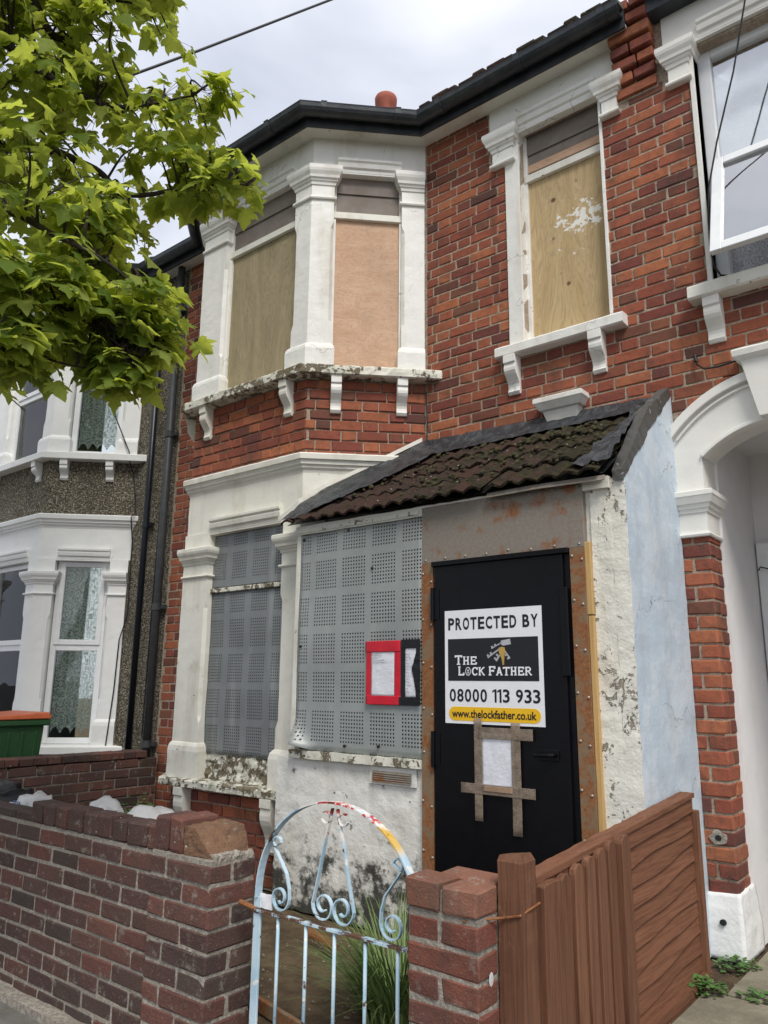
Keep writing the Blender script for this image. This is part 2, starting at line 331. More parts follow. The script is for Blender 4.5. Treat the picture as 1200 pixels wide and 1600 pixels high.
M = {}
M['brick'] = mat_brick('red_brick', [(.35, .105, .058), (.25, .070, .045), (.40, .138, .068), (.31, .092, .052), (.20, .055, .042), (.43, .15, .07), (.28, .078, .046), (.15, .05, .043)], dirt_amt=.55)
M['mortar'] = mat_mortar('beige_mortar', (.52, .43, .33), (.30, .24, .18))
M['brick_dark'] = mat_brick('purple_brown_brick', [(.105, .052, .043), (.068, .042, .038), (.135, .056, .044), (.085, .045, .039), (.052, .037, .036), (.155, .066, .05), (.075, .048, .042)], dirt=(.06, .05, .042), dirt_amt=.55, lichen=.38, bumpd=.006)
M['mortar_grey'] = mat_mortar('grey_mortar', (.44, .40, .345), (.22, .195, .16))
M['brick_cap'] = mat_brick('weathered_cap_brick', [(.21, .09, .06), (.26, .12, .08), (.17, .075, .05)], dirt=(.09, .075, .06), dirt_amt=.6, lichen=.5, bumpd=.006)
M['white'] = mat_paint('white_masonry_paint', (.80, .79, .745), peel=.635, pscale=8, dirt=.4, streak=.45, dirtc=(.50, .44, .33), bd=.006, crack=.5)
M['white_old'] = mat_paint('old_cream_paint', (.76, .74, .66), peel=.63, pscale=8, dirt=.35, streak=.42, dirtc=(.36, .31, .20), bd=.004)
M['white_clean'] = mat_paint('clean_white_paint', (.80, .80, .78), peel=.90, pscale=5, dirt=.12, streak=.12, dirtc=(.5, .48, .42))
M['cream'] = mat_paint('cream_masonry_paint', (.78, .76, .70), peel=.90, pscale=5, dirt=.10, streak=.10, dirtc=(.5, .46, .38))
M['sill_old'] = mat_paint('peeling_mossy_sill', (.70, .68, .58), under=(.22, .18, .12), peel=.52, pscale=8, dirt=.9, dirtc=(.15, .15, .07), streak=.5, bd=.008)
M['flaky'] = mat_paint('flaking_white_render', (.74, .73, .68), under=(.40, .36, .29), peel=.60, pscale=9, dirt=.4, streak=.35, dirtc=(.48, .44, .35), mould=.95, bd=.014)
M['flaky_pier'] = mat_paint('flaking_cream_render', (.74, .72, .64), under=(.37, .33, .26), peel=.565, pscale=8, dirt=.35, streak=.4, dirtc=(.55, .48, .36), bd=.016)
M['blue'] = mat_paint('pale_blue_limewash', (.50, .59, .67), under=(.40, .36, .30), peel=.66, pscale=7, dirt=.45, streak=.6, dirtc=(.40, .43, .45), second=(.57, .645, .70), crack=.8, bd=.008)
M['plinth'] = mat_paint('white_plinth_paint', (.80, .80, .78), under=(.42, .38, .33), peel=.63, pscale=7, dirt=.15, streak=.15, bd=.012)
M['inner'] = mat_paint('porch_inner_paint', (.82, .80, .79), peel=.80, pscale=5, dirt=.12, streak=.15, dirtc=(.5, .46, .43))
M['upvc'] = mat_plain('white_plastic_frame', (.80, .81, .81), .32, var=.06, bd=.0005)
M['glass'] = mat_glass('window_glass', 0.0); M['glass2'] = mat_glass('coated_glass', .48); M['lace'] = mat_lace('lace_curtain'); M['net'] = mat_lace('net_curtain', (.74, .74, .80), .65, 60, .85)
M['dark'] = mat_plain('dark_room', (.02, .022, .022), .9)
M['ply_pink'] = mat_ply('pink_plywood', (.62, .42, .29), (.54, .34, .22), (1, 1, 3.2), knots=False)
M['ply_olive'] = mat_ply('weathered_plywood', (.40, .325, .20), (.30, .25, .15), (2.2, 2.2, .35), knots=False)
M['ply_tan'] = mat_ply('tan_plywood', (.56, .42, .235), (.47, .335, .17), (2.2, 2.2, .3), paint=(-1.86, 4.30, .30))
M['ply_grey'] = mat_plain('grey_top_board', (.235, .205, .18), .8, var=.35, nscale=8, col2=(.19, .155, .13))
M['black_gutter'] = mat_plain('black_painted_gutter', (.022, .027, .034), .45, var=.4, nscale=9, bd=.004, col2=(.05, .055, .06))
M['pipe_black'] = mat_plain('black_downpipe', (.012, .014, .02), .35); M['pipe_grey'] = mat_plain('grey_downpipe', (.055, .06, .064), .5, var=.35)
M['slate'] = mat_plain('slate_roof', (.10, .10, .10), .8, var=.5, nscale=10, col2=(.16, .15, .13)); M['terracotta'] = mat_plain('terracotta', (.42, .12, .075), .75, var=.3)
M['perf_porch'] = mat_perf('perforated_steel', -2.8593, 1.5662 - 8 * .0205, .228, .2255, 9, 9, .0205)
M['perf_bay'] = mat_perf('perforated_steel_bay', -4.398, 1.4733 - 9 * .0205, .2285, .2475, 8, 10, .0205, (.235, .25, .25))
M['steel_plate'] = mat_rust('grey_steel_plate', (.25, .22, .185), .63, 3.6); M['rust'] = mat_rust('rusty_steel', (.235, .16, .095), .56, 9)
M['door'] = mat_plain('black_steel_door', (.004, .004, .0055), .38, var=.3, spec=.22); M['screw'] = mat_plain('screw_heads', (.42, .36, .29), .4, .6)
M['new_wood'] = mat_wood('new_timber', (.60, .40, .17), (.50, .31, .12), wa=.9)
M['sign_white'] = mat_plain('sign_white', (.80, .80, .82), .35, var=.03); M['ink'] = mat_plain('sign_black', (.012, .012, .016), .4); M['yellow'] = mat_plain('sign_yellow', (.82, .48, .012), .4, var=.05)
M['gold'] = mat_plain('gold_key', (.62, .40, .10), .35, .5); M['silver'] = mat_plain('silver_key', (.55, .55, .56), .3, .6)
M['red_tape'] = mat_plain('red_tape', (.62, .012, .03), .35, var=.2); M['black_tape'] = mat_plain('black_tape', (.008, .008, .009), .35)
M['paper'] = mat_plain('paper', (.74, .75, .80), .6, var=.06, nscale=30, bd=.004); M['print'] = mat_plain('paper_print', (.45, .45, .48), .7)
M['brown_tape'] = mat_plain('brown_tape', (.36, .28, .21), .22, var=.35, nscale=25, bd=.006); M['brown_tape2'] = mat_plain('tape_on_paper', (.45, .30, .20), .3, var=.2)
def see_through(m_, k):
    t = m_.node_tree; o_ = [n for n in t.nodes if n.type == 'OUTPUT_MATERIAL'][0]; src = o_.inputs[0].links[0].from_socket; tr = t.nodes.new('ShaderNodeBsdfTransparent'); mx_ = t.nodes.new('ShaderNodeMixShader')
    mx_.inputs[0].default_value = k; t.links.new(src, mx_.inputs[1]); t.links.new(tr.outputs[0], mx_.inputs[2]); t.links.new(mx_.outputs[0], o_.inputs[0])
see_through(M['brown_tape'], .42); see_through(M['brown_tape2'], .25)
M['tile'] = mat_moss('mossy_tile'); M['bitumen'] = mat_bitumen('black_bitumen'); M['cement'] = mat_paint('dark_cement', (.085, .082, .075), under=(.36, .37, .37), peel=.57, pscale=10, dirt=.9, dirtc=(.022, .022, .018), streak=.3, bd=.015)
M['fence'] = mat_wood('brown_fence_stain', (.11, .048, .027), (.25, .118, .066), wear=(.30, .18, .12), wa=.60); M['fence_h'] = mat_wood('brown_fence_stain_boards', (.125, .052, .028), (.27, .122, .068), ang=(1, .035, 1), wear=(.33, .20, .14), wa=.60)
M['gate'] = mat_gate('chipped_blue_paint'); M['rusty'] = mat_rust('rusty_iron', (.12, .06, .035), .3)
M['dash'] = mat_dash('pebbledash'); M['leaf'] = mat_leaf('maple_leaf'); M['bark'] = mat_plain('bark', (.055, .043, .032), .9, var=.5, nscale=25, bd=.01)
M['soil'] = mat_soil('garden_soil'); M['slab'] = mat_slab('concrete_path'); M['tarmac'] = mat_slab('tarmac', (.07, .07, .072)); M['paving'] = mat_slab('paving', (.22, .21, .19))
M['wire'] = mat_plain('black_cable', (.01, .01, .011), .5); M['bin_green'] = mat_plain('green_bin_plastic', (.03, .095, .035), .45, var=.2); M['bin_orange'] = mat_plain('orange_bin_lid', (.55, .13, .05), .45)
M['bag_white'] = mat_plain('white_plastic_bag', (.62, .61, .60), .35, var=.12, bd=.003); M['bag_black'] = mat_plain('black_bin_bag', (.01, .01, .013), .25, bd=.003); M['bag_blue'] = mat_plain('bag_print_blue', (.16, .26, .45), .4)
M['grassm'] = mat_plain('grass_blade', (.10, .165, .045), .6, col2=(.16, .22, .07), nscale=8); M['weed'] = mat_plain('weed_leaf', (.06, .14, .03), .6, col2=(.10, .18, .05), nscale=20)

# ------------------------------------------------------------------ brickwork
BR = {}
def brick_mesh(mat, kind, k):
    key = (mat, kind, k)
    if key in BR: return BR[key]
    rr = random.Random(hash(kind) % 1000 * 0 + (3 if kind == 'str' else 5) * 31 + k); ln = .215 if kind == 'str' else .1025
    bm = bmesh.new(); bmesh.ops.create_cube(bm, size=1)
    for v in bm.verts: v.co = Vector((v.co.x * ln, v.co.y * .1025, v.co.z * .0645))
    bmesh.ops.bevel(bm, geom=bm.edges[:], offset=.005, segments=1, affect='EDGES')
    for v in bm.verts: v.co += Vector((rr.uniform(-1, 1) * .003, rr.uniform(-1, 1) * .002, rr.uniform(-1, 1) * .003))
    me = bpy.data.meshes.new('brick_' + kind); bm.to_mesh(me); bm.free(); me.materials.append(M[mat]); BR[key] = me; return me
class Wall:                               # collects the bricks of one thing: the first `cap` as objects, the rest joined
    def __init__(w, cap=300): w.n = 0; w.cap = cap; w.rest = None
    def put(w, parent, mat, fr, s0, s1, z0, z1, d=0.0, depth=.1025, objs=True, name='brick'):
        kind = 'str' if s1 - s0 > .15 else 'hdr'; base = .215 if kind == 'str' else .1025
        me = brick_mesh(mat, kind, R_.randrange(6)); c = fr.p((s0 + s1) / 2, d - depth / 2 + R_.uniform(-.0025, .0025), (z0 + z1) / 2)
        flip = math.pi if R_.random() < .5 else 0
        mw = Matrix.Translation(c) @ Matrix.Rotation(fr.a + R_.uniform(-.006, .006) + flip, 4, 'Z') @ Matrix.Rotation(R_.uniform(-.006, .006), 4, 'Y') @ Matrix.Diagonal(((s1 - s0) / base, depth / .1025, (z1 - z0) / .0645, 1))
        if objs and w.n < w.cap:
            w.n += 1; link(bpy.data.objects.new(name, me), parent, mw)
        else:
            if w.rest is None: w.rest = MB()
            w.rest.add([mw @ v.co for v in me.vertices], [tuple(p.vertices) for p in me.polygons]); w.rm = mat
    def finish(w, parent, name='bricks'):
        if w.rest: tag(w.rest.build(name, M[w.rm], parent), kind='stuff')
def bond(wall, parent, mat, fr, s0, s1, z0, z1, holes=(), kind='flemish', objs=True, gauge=.075, jt=.010, d=0.0, zref=None, seam=None):
    if seam and seam[0] == 'L': s1 = seam[1] + .25
    if seam and seam[0] == 'R': s0 = seam[1] - .25
    zref = z0 if zref is None else zref; k = math.floor((z0 - zref) / gauge)
    while True:
        a = zref + k * gauge; b = a + gauge - jt; k += 1
        if a >= z1 - .02: break
        za, zb = max(a, z0), min(b, z1)
        if zb - za < .02: continue
        iv = [(s0, s1)]
        for (h0, h1, g0, g1) in holes:
            if g0 < (za + zb) / 2 < g1:
                nv = []
                for (p, q) in iv:
                    if h1 <= p or h0 >= q: nv.append((p, q)); continue
                    if h0 > p: nv.append((p, h0))
                    if h1 < q: nv.append((h1, q))
                iv = nv
        lens = [.215, .1025] if kind == 'flemish' else [.215]
        off = (k % 2) * ((.215 + .1025) / 2 + jt) if kind == 'flemish' else (k % 2) * .1125
        rc = random.Random(int(round(a * 1000)) + 5000); s = (-4.0 if seam else math.floor(s0)) - off - .34 + rc.uniform(-.006, .006); i = 0
        while s < s1:
            ln = lens[i % len(lens)] + rc.uniform(-.004, .004); i += 1
            if seam and ((s + ln / 2 > seam[1]) == (seam[0] == 'L')): s += ln + jt; continue
            for (p, q) in iv:
                x0, x1 = max(s, p), min(s + ln, q)
                if x1 - x0 > .022: wall.put(parent, mat, fr, x0, x1, za, zb, d, objs=objs)
            s += ln + jt

# ------------------------------------------------------------------ the setting: ground, pavement, road
m = MB(); m.add([(-60, -2.1, -.012), (60, -2.1, -.012), (60, 60, -.012), (-60, 60, -.012)], [(0, 1, 2, 3)]); tag(m.build('ground', M['soil']), kind='structure')
m = MB(); m.wbox(-60, 60, -4.9, -2.02, -.4, -.16); pv = tag(m.build('pavement', M['paving'], bevel=.01), kind='structure')
m = MB(); m.add([(-200, -120, -.22), (200, -120, -.22), (200, -4.6, -.22), (-200, -4.6, -.22)], [(0, 1, 2, 3)]); tag(m.build('road', M['tarmac']), kind='structure')
# neighbour's path slabs on the right
pth = MB(); pth.wbox(-1.34, .9, -2.3, 1.4, -.06, -.016); pth = tag(pth.build('path', M['soil']), kind='structure')
for (x0, x1, y0, y1) in [(-1.20, -.30, -2.2, -1.22), (-1.22, -.32, -1.2, -.50), (-1.14, -.33, -.48, .30), (-1.16, -.31, .32, .84), (-.28, .6, -2.2, -1.0), (-.30, .6, -.98, 0.0), (-.29, .6, .02, .84)]:
    m = MB(); m.wbox(x0, x1, y0, y1, -.05, R_.uniform(0, .006)); m.build('slab', M['slab'], pth, bevel=.006, rough=(.12, .003, 9))

# ------------------------------------------------------------------ bays: shared builder for the two bay windows
def bay_pts(xr): return [V(xr - 2.47, 0), V(xr - 1.86, -.61), V(xr - .61, -.61), V(xr, 0)]
MULT = [1, 1, 1, 0]
def bay_loft(xr, prof, pts=None): return prof_loft(MB(), pts or bay_pts(xr), prof, MULT)
CAPP = [(0, 0), (.014, .002), (.018, .012), (.014, .024), (0, .026), (0, .12), (.008, .122), (.012, .145), (.02, .15), (.024, .165), (.034, .17), (.038, .19), (.05, .215), (.055, .235), (.055, .262), (.05, .268)]
def pier_poly(fr, s0, s1, p, t=.16): return [fr.p(s0, p, 0).xy, fr.p(s1, p, 0).xy, fr.p(s1, -t, 0).xy, fr.p(s0, -t, 0).xy]
def corner_poly(K, frL, wl, frR, wr, p, t=.14):
    pl = K - frL.u.xy * wl + frL.n.xy * p; pr = K + frR.u.xy * wr + frR.n.xy * p
    a = frL.n.xy; b = frR.n.xy; mit = (a + b) * (p / (1 + a.dot(b)))
    return [pl, K + mit, pr, pr - b * (p + t), pl - a * (p + t)]
def pier(parent, poly, mult, zb, zbase, zneck, zcap, mat, chamf=(), ztop=None):
    """shaft, base and capital of one pilaster; chamf = indices of outer edges with a stopped chamfer"""
    n = len(poly); P = [Vector(q) for q in poly]
    def ring(z, c):
        r = []
        for i, q in enumerate(P):
            if i in chamf:
                a_ = (P[i - 1] - q).normalized(); b_ = (P[(i + 1) % n] - q).normalized(); r += [q + a_ * max(c, .0006), q + b_ * max(c, .0006)]
            else: r.append(q)
        return [Vector((q.x, q.y, z)) for q in r]
    m = MB(); h0, h1 = zbase + .14, zneck - .18
    m.loft([ring(zb, 0), ring(h0, 0), ring(h0 + .05, .022), ring(h1 - .05, .022), ring(h1, 0), ring(ztop or zcap, 0)])
    sh = m.build('pilaster', mat, parent, rough=(.09, .0018, 14))
    m = MB(); hh = zcap - zneck; prof_loft(m, P, [(o, zneck + z * hh / .268) for o, z in CAPP], mult); m.build('capital', mat, sh)
    m = MB(); prof_loft(m, P, [(.026, zb), (.028, zb + (zbase - zb) * .78), (.022, zbase - .018), (.01, zbase), (0, zbase + .008)], mult); m.build('base', mat, sh, rough=(.07, .002, 16))
    return sh
def corbel(parent, fr, sc, zt, mat, wd=.075, h=.26, proj=.085, d0=0.0):
    pr = [(d0 - .02, zt), (d0 + proj, zt), (d0 + proj, zt - .055), (d0 + proj - .012, zt - .062)]
    for i in range(9):
        t = i / 8; pr.append((d0 + proj * (.88 - .62 * t + .16 * math.sin(t * math.pi * 2.0)), zt - .07 - (h - .10) * t))
    pr += [(d0 + .028, zt - h + .02), (d0 + .016, zt - h), (d0 - .02, zt - h)]
    m = MB(); m.prism(pr, sc - wd / 2, sc + wd / 2, fr); return m.build('corbel', mat, parent, bevel=.002)
def hood(parent, fr, s0, s1, zb, zt, mat, d0=0.0, name='hood_mould'):
    h = zt - zb; pr = [(d0 - .05, zb), (d0 + .012, zb), (d0 + .014, zb + h * .25), (d0 + .028, zb + h * .32), (d0 + .034, zb + h * .62), (d0 + .024, zb + h * .68), (d0 + .04, zb + h * .8), (d0 + .04, zt), (d0 - .05, zt)]
    m = MB(); m.prism(pr, s0 + .02, s1 - .02, fr); m.box(s0 - .005, s1 + .005, d0 - .05, d0 + .010, zb - .012, zb + h * .45, fr); return m.build(name, mat, parent, bevel=.002)

# ------------------------------------------------------------------ middle house
HX = -3.05
house = thing('terraced_house', (-3.6, 0, 0), 'derelict red brick terraced house with boarded bay windows between two neighbours', 'house', 'terraced houses in the row')
bw = Wall(300)
# wall backing (mortar) with the opening of the single upper window
WX0, WX1, WZ0, WZ1 = -2.245, -1.655, 3.47, 5.09
m = MB(); J = .0055
m.wbox(HX - .05, WX0, J, .24, .0, 5.5); m.wbox(WX1, -1.33, J, .24, 0, 5.5); m.wbox(WX0, WX1, J, .24, 0, WZ0 - .02); m.wbox(WX0, WX1, J, .24, WZ1, 5.5); m.wbox(-5.99, HX - 2.40, J, .24, 0, 5.5)
wall = m.build('wall', M['mortar'], house)
bond(bw, wall, 'brick', F0, HX + .012, -1.335, 2.80, 5.37, [(-2.36, -1.53, 4.87, 5.6), (-2.49, -1.46, 4.93, 5.6), (WX0 - .115, WX1 + .012, 3.44, 5.2), (-1.55, -1.23, 4.95, 5.6)], seam=('L', -1.33))
# bay brick bands
fC = Fr((HX, 0), 45); fB = Fr((HX - .61, -.61), 0); fL = Fr((HX - 2.47, 0), -45)
bay = bay_loft(HX, [(-.012, 2.80), (-.012, 3.43)]).build('bay_brickwork', M['mortar'], house)
bond(bw, bay, 'brick', fC, -.862 + .004, -.004, 2.80, 3.40, kind='flemish', zref=2.80)
bond(bw, bay, 'brick', fB, -1.25, .0, 2.80, 3.40, zref=2.80)
bond(bw, wall, 'brick', F0, -5.965, -5.50, 0.0, 5.37, objs=False, zref=0.0)
# small bay bricks under the lower sill
low = bay_loft(HX, [(-.012, 0), (-.012, .56)]).build('bay_base', M['mortar'], house)
bond(bw, low, 'brick', fB, -1.25, 0, .02, .55, objs=False); bond(bw, low, 'brick', fC, -.862, 0, .02, .55, objs=False)
bw.finish(wall)

def bay_storey(parent, xr, z, mats, windows):
    """z: dict of heights; piers, sill, frieze and hoods of one storey"""
    fc, fb, fl = Fr((xr, 0), 45), Fr((xr - .61, -.61), 0), Fr((xr - 2.47, 0), -45); P = bay_pts(xr); wm, sm = mats
    fz = bay_loft(xr, [(0, z['head']), (0, z['top'])]).build('frieze', wm, parent, rough=(.12, .002, 10))
    K1, K2 = V(xr - .61, -.61), V(xr - 1.86, -.61)
    zz = (z['sill'], z['base'], z['neck'], z['cap'])
    pier(parent, pier_poly(fc, -.185, -.012, .012), [1, 0, 0, 1], *zz, wm, chamf=(0,), ztop=z['head'] + .004)
    pier(parent, corner_poly(K1, fb, .165, fc, .165, .012), [1, 1, 1, 0, 1], *zz, wm, chamf=(0, 2), ztop=z['head'] + .004)
    pier(parent, corner_poly(K2, fl, .165, fb, .29, .012), [1, 1, 1, 0, 1], *zz, wm, chamf=(2,), ztop=z['head'] + .004)
    hood(parent, fc, -.70, -.17, z['head'] - .005, z['head'] + .105, wm); hood(parent, fb, -.97, -.165, z['head'] - .005, z['head'] + .105, wm)
    return fc, fb
UZ = dict(sill=3.47, base=3.66, neck=4.83, cap=5.10, head=5.085, top=5.37)
LZ = dict(sill=.61, base=.85, neck=2.05, cap=2.275, head=2.385, top=2.72)
upper = bay_loft(HX, [(-.13, 3.42), (-.13, 5.36)]).build('upper_bay', M['dark'], house)
fC, fB = bay_storey(upper, HX, UZ, (M['white'], M['white']), None)
m = bay_loft(HX, [(.085, 3.40), (.10, 3.408), (.10, 3.462), (.092, 3.472), (-.12, 3.478)]); sl_ = m.build('sill', M['sill_old'], upper, rough=(.035, .006, 19))
for s_ in (-.65, -.18): corbel(upper, fC, s_, 3.402, M['white'])
for s_ in (-1.06, -.16): corbel(upper, fB, s_, 3.402, M['white_old'])
corbel(upper, Fr((HX - 2.47, 0), -45), .70, 3.402, M['white_old']); corbel(upper, Fr((HX - 2.47, 0), -45), .22, 3.402, M['white_old'])
def boards(parent, fr, s0, s1, d, zb, zt0, zt1, zh, mb_, mt, mw_, gap=None):
    m = MB(); m.box(s0 + .02, s1 - .02, d - .02, d, zb, zt0); bo = MB(); bo.box(s0, s1, d - .015, d, zb, zt0, fr); bo.build('board', mb_, parent, bevel=.001)
    t = MB(); t.box(s0, s1, d - .02, d + .028, zt0, zt1, fr); t.build('transom', mw_, parent, bevel=.003)
    hh = (zh - zt1) * .52
    t = MB(); t.box(s0, s1, d - .015, d - .002, zt1, zt1 + hh, fr); t.build('top_board', mt, parent, bevel=.001)
    t = MB(); t.box(s0, s1, d - .015, d + .010, zt1 + hh + .003, zh + .02, fr); t.build('top_board', mt, parent, bevel=.001)
    t = MB(); t.box(s0 - .03, s0 + .02, d - .03, d + .02, zb, zh + .02, fr); t.build('frame_side', M['white'], parent, bevel=.002)
    t = MB(); t.box(s1 - .014, s1 + .03, d - .03, d + .02, zb, zh + .02, fr); t.build('frame_side', M['white'], parent, bevel=.002)
boards(upper, fC, -.70, -.185, -.055, 3.475, 4.71, 4.765, 5.085, M['ply_pink'], M['ply_grey'], M['white_old'])
boards(upper, fB, -.965, -.165, -.055, 3.475, 4.70, 4.755, 5.085, M['ply_olive'], M['ply_grey'], M['white_old'])
# lower bay
lower = bay_loft(HX, [(-.15, .55), (-.15, 2.72)]).build('lower_bay', M['dark'], house)
fC, fB = bay_storey(lower, HX, LZ, (M['white_old'], M['white_old']), None)
m = bay_loft(HX, [(0, 2.70), (.006, 2.722), (.02, 2.735), (.022, 2.752), (.036, 2.758), (.040, 2.785), (.055, 2.79), (.058, 2.825), (.05, 2.835), (-.05, 2.845)]); m.build('cornice', M['white_old'], lower, rough=(.08, .002, 15))
m = bay_loft(HX, [(.07, .555), (.085, .562), (.085, .602), (.075, .612), (-.12, .618)]); m.build('sill', M['sill_old'], lower, rough=(.035, .008, 17))
for s_ in (-1.06, -.16): corbel(lower, fB, s_, .557, M['white_old'], wd=.10, h=.34)
m = MB(); m.box(-.965, -.165, -.075, -.0555, .60, .79, fB); m.build('rotten_sill', M['sill_old'], lower, rough=(.03, .018, 22))
def sheet(parent, name, fr, s0, s1, d, z0, z1, mat, warp=.009, bend=None):
    nx, nz2 = 26, 36; vs = []
    for j in range(nz2 + 1):
        for i in range(nx + 1):
            s_ = s0 + (s1 - s0) * i / nx; z_ = z0 + (z1 - z0) * j / nz2; q = fr.p(s_, d, z_); dd = warp * noise.noise(q * 3.0)
            if bend:
                k = max(0, 1 - ((s_ - s0) / bend[0] + (z_ - z0) / bend[1])); D_ = bend[0] * bend[1] / math.hypot(*bend); dd += k * D_ * .86; s_ += k * D_ * .5 * .78; z_ += k * D_ * .5 * .62
            vs.append(fr.p(s_, d + dd, z_))
    n1 = nx + 1; fs = [(j * n1 + i, j * n1 + i + 1, (j + 1) * n1 + i + 1, (j + 1) * n1 + i) for j in range(nz2) for i in range(nx)]
    m = MB(); m.add(vs, fs); o = m.build(name, mat, parent, smooth=True); md = o.modifiers.new('thickness', 'SOLIDIFY'); md.thickness = .002; md.offset = -1; return o
sheet(lower, 'security_sheet', fB, -.965, -.155, -.045, .785, 1.93, M['perf_bay']); sheet(lower, 'security_sheet', fB, -.965, -.155, -.040, 1.965, 2.40, M['perf_bay'])
m = MB(); m.box(-.97, -.155, -.06, -.022, 1.930, 1.962, fB); m.build('transom', M['sill_old'], lower, bevel=.004)
m = MB(); m.box(-.985, -.962, -.06, -.012, .79, 2.39, fB); m.build('frame_side', M['white'], lower, bevel=.003)

# the single upper window
def upper_window(parent, x0, x1, z0, z1, mat, stripw=.108):
    """architrave, capitals, frieze, hood, sill and corbels round one upper window; x0,x1 = opening"""
    fz = MB(); fz.box(x0 - .225, x1 + .125, -.02, .012, z1 + .03, 5.37); fz.box(x0 - .225, x0 - .06, -.02, .0118, 5.08, z1 + .0305); fz.box(x1, x1 + .125, -.02, .0118, 5.08, z1 + .0305)
    f = fz.build('window_frieze', mat, parent, bevel=.002)
    m = MB(); m.box(x0 - stripw, x0, -.12, .012, z0, 5.08); m.build('architrave', mat, f, rough=(.12, .0015, 12), bevel=.002)
    m = MB(); m.box(x1, x1 + .02, -.12, .012, z0, 5.08); m.build('architrave', mat, f, rough=(.12, .0015, 12), bevel=.002)
    for (a_, b_) in ((x0 - .225, x0 - .005), (x1 + .003, x1 + .165)):
        pts = [V(a_ + .03, -.03), V(b_ - .03, -.03), V(b_ - .03, .1), V(a_ + .03, .1)]
        m = MB(); prof_loft(m, pts, [(o, 4.87 + z * .265 / .268) for o, z in CAPP], [1, 1, 0, 1]); m.build('capital', mat, f)
    hood(f, F0, x0 + .0, x1 + .02, z1 - .005, z1 + .115, mat, d0=.012)
    m = MB(); m.prism([(-.14, 3.40), (.07, 3.40), (.082, 3.408), (.082, 3.462), (.074, 3.472), (-.14, 3.478)], x0 - .185, x1 + .105); m.build('sill', mat, f, rough=(.06, .002, 17))
    return f
wf = upper_window(house, WX0, WX1, WZ0, WZ1, M['white'])
corbel(wf, F0, -2.325, 3.402, M['white'], wd=.085); corbel(wf, F0, -1.735, 3.402, M['white'], wd=.085)
boards(wf, F0, WX0 + .005, WX1 - .002, -.085, 3.475, 4.715, 4.77, 5.085, M['ply_tan'], M['ply_grey'], M['white_old'])
m = MB(); m.box(WX0, WX1, -.19, -.17, 3.4, 5.15); m.build('dark_backing', M['dark'], wf)
m = MB(); m.box(WX0 + .01, WX1 - .01, -.0995, -.0825, 4.80, 4.86); m.build('board_strip', M['ply_pink'], wf, bevel=.001)
# old doorway keystone block
m = MB(); prof_loft(m, [V(-2.07, -.03), V(-1.90, -.03), V(-1.90, .05), V(-2.07, .05)], [(0, 2.80), (.012, 2.88), (.03, 2.94), (.034, 2.955), (.05, 2.96), (.075, 3.0), (.08, 3.005), (.08, 3.035), (.07, 3.04)], [1, 1, 0, 1]); m.build('keystone', M['white'], house, bevel=.002)
# corbelled brick at the party wall
cb = MB(); cb.wbox(-1.52, -1.26, -.002, .06, 4.94, 5.55); cbo = cb.build('brick_corbel', M['mortar'], house); cw = Wall(60)
for i in range(7):
    z_ = 4.955 + i * .088; pj = .022 + .022 * i
    if i % 2: cuts = [(-1.525, -1.405), (-1.395, -1.262)]
    else: cuts = [(-1.525, -1.37), (-1.36, -1.262)] if i % 4 else [(-1.525, -1.262)]
    for (a_, b_) in cuts: cw.put(cbo, 'brick', F0, a_, b_, z_, z_ + .066, pj, depth=pj + .04)

# eaves, gutter, roof
def eave_path(o, z, x_end, xr=HX, left=-6.3): # outline of the eaves line offset o in front of walls
    P = [V(left, 0), V(xr - 2.47, 0), V(xr - 1.86, -.61), V(xr - .61, -.61), V(xr, 0), V(x_end, 0), V(x_end, 1), V(left, 1)]
    q = offpoly(P, o, [1, 1, 1, 1, 1, 0, 0, 0]); return [Vector((p.x, p.y, z)) for p in q[:6]]
def eaves(parent, prof, name, mat, x_end, rough=None, xr=HX, left=-6.3, smooth=False):
    m = MB(); rings = [eave_path(o, z, x_end, xr, left) for o, z in prof]; n = len(rings[0]); k = len(rings); vs = [p for r in rings for p in r]
    fs = [(i * n + j, i * n + j + 1, ((i + 1) % k) * n + j + 1, ((i + 1) % k) * n + j) for i in range(k) for j in range(n - 1)]
    fs += [tuple(i * n for i in range(k)), tuple(i * n + n - 1 for i in reversed(range(k)))]
    m.add(vs, fs); return m.build(name, mat, parent, rough=rough, smooth=smooth)
XE = -1.395
roof = eaves(house, [(-.02, 5.50), (.20, 5.475), (.24, 5.462), (.245, 5.480), (.20, 5.50), (-.02, 5.62)], 'roof', M['slate'], XE, rough=(.08, .006, 15))
eaves(roof, [(-.03, 5.37), (.135, 5.365), (.135, 5.385), (-.03, 5.40)], 'soffit', M['white_old'], XE)
eaves(roof, [(.135, 5.345), (.155, 5.345), (.155, 5.475), (.135, 5.475)], 'fascia', M['black_gutter'], XE)
gp = [(.157, 5.455)] + [(.157 + .0575 * (1 - math.cos(t * math.pi / 8)), 5.455 - .062 * math.sin(t * math.pi / 8) - .005) for t in range(0, 9)] + [(.276, 5.462), (.268, 5.462)] + [(.217 + .050 * math.cos(t * math.pi / 8), 5.452 - .052 * math.sin(t * math.pi / 8)) for t in range(1, 8)]
eaves(roof, gp, 'gutter', M['black_gutter'], XE, rough=None)
fE = {'c': (fC, -.75, -.05), 'b': (fB, -1.2, .1), 'f': (F0, -2.9, -1.5)}
for fr, ss in ((fC, (-.80, -.25)), (fB, (-.95, -.25)), (F0, (-2.75, -2.1, -1.5))):
    for s_ in ss:
        m = MB(); m.prism([(o + (.008 if o > .18 else 0), z - (.006 if z < 5.45 else -.004)) for o, z in gp[:11]], s_ - .022, s_ + .022, fr); m.build('gutter_bracket', M['black_gutter'], roof)
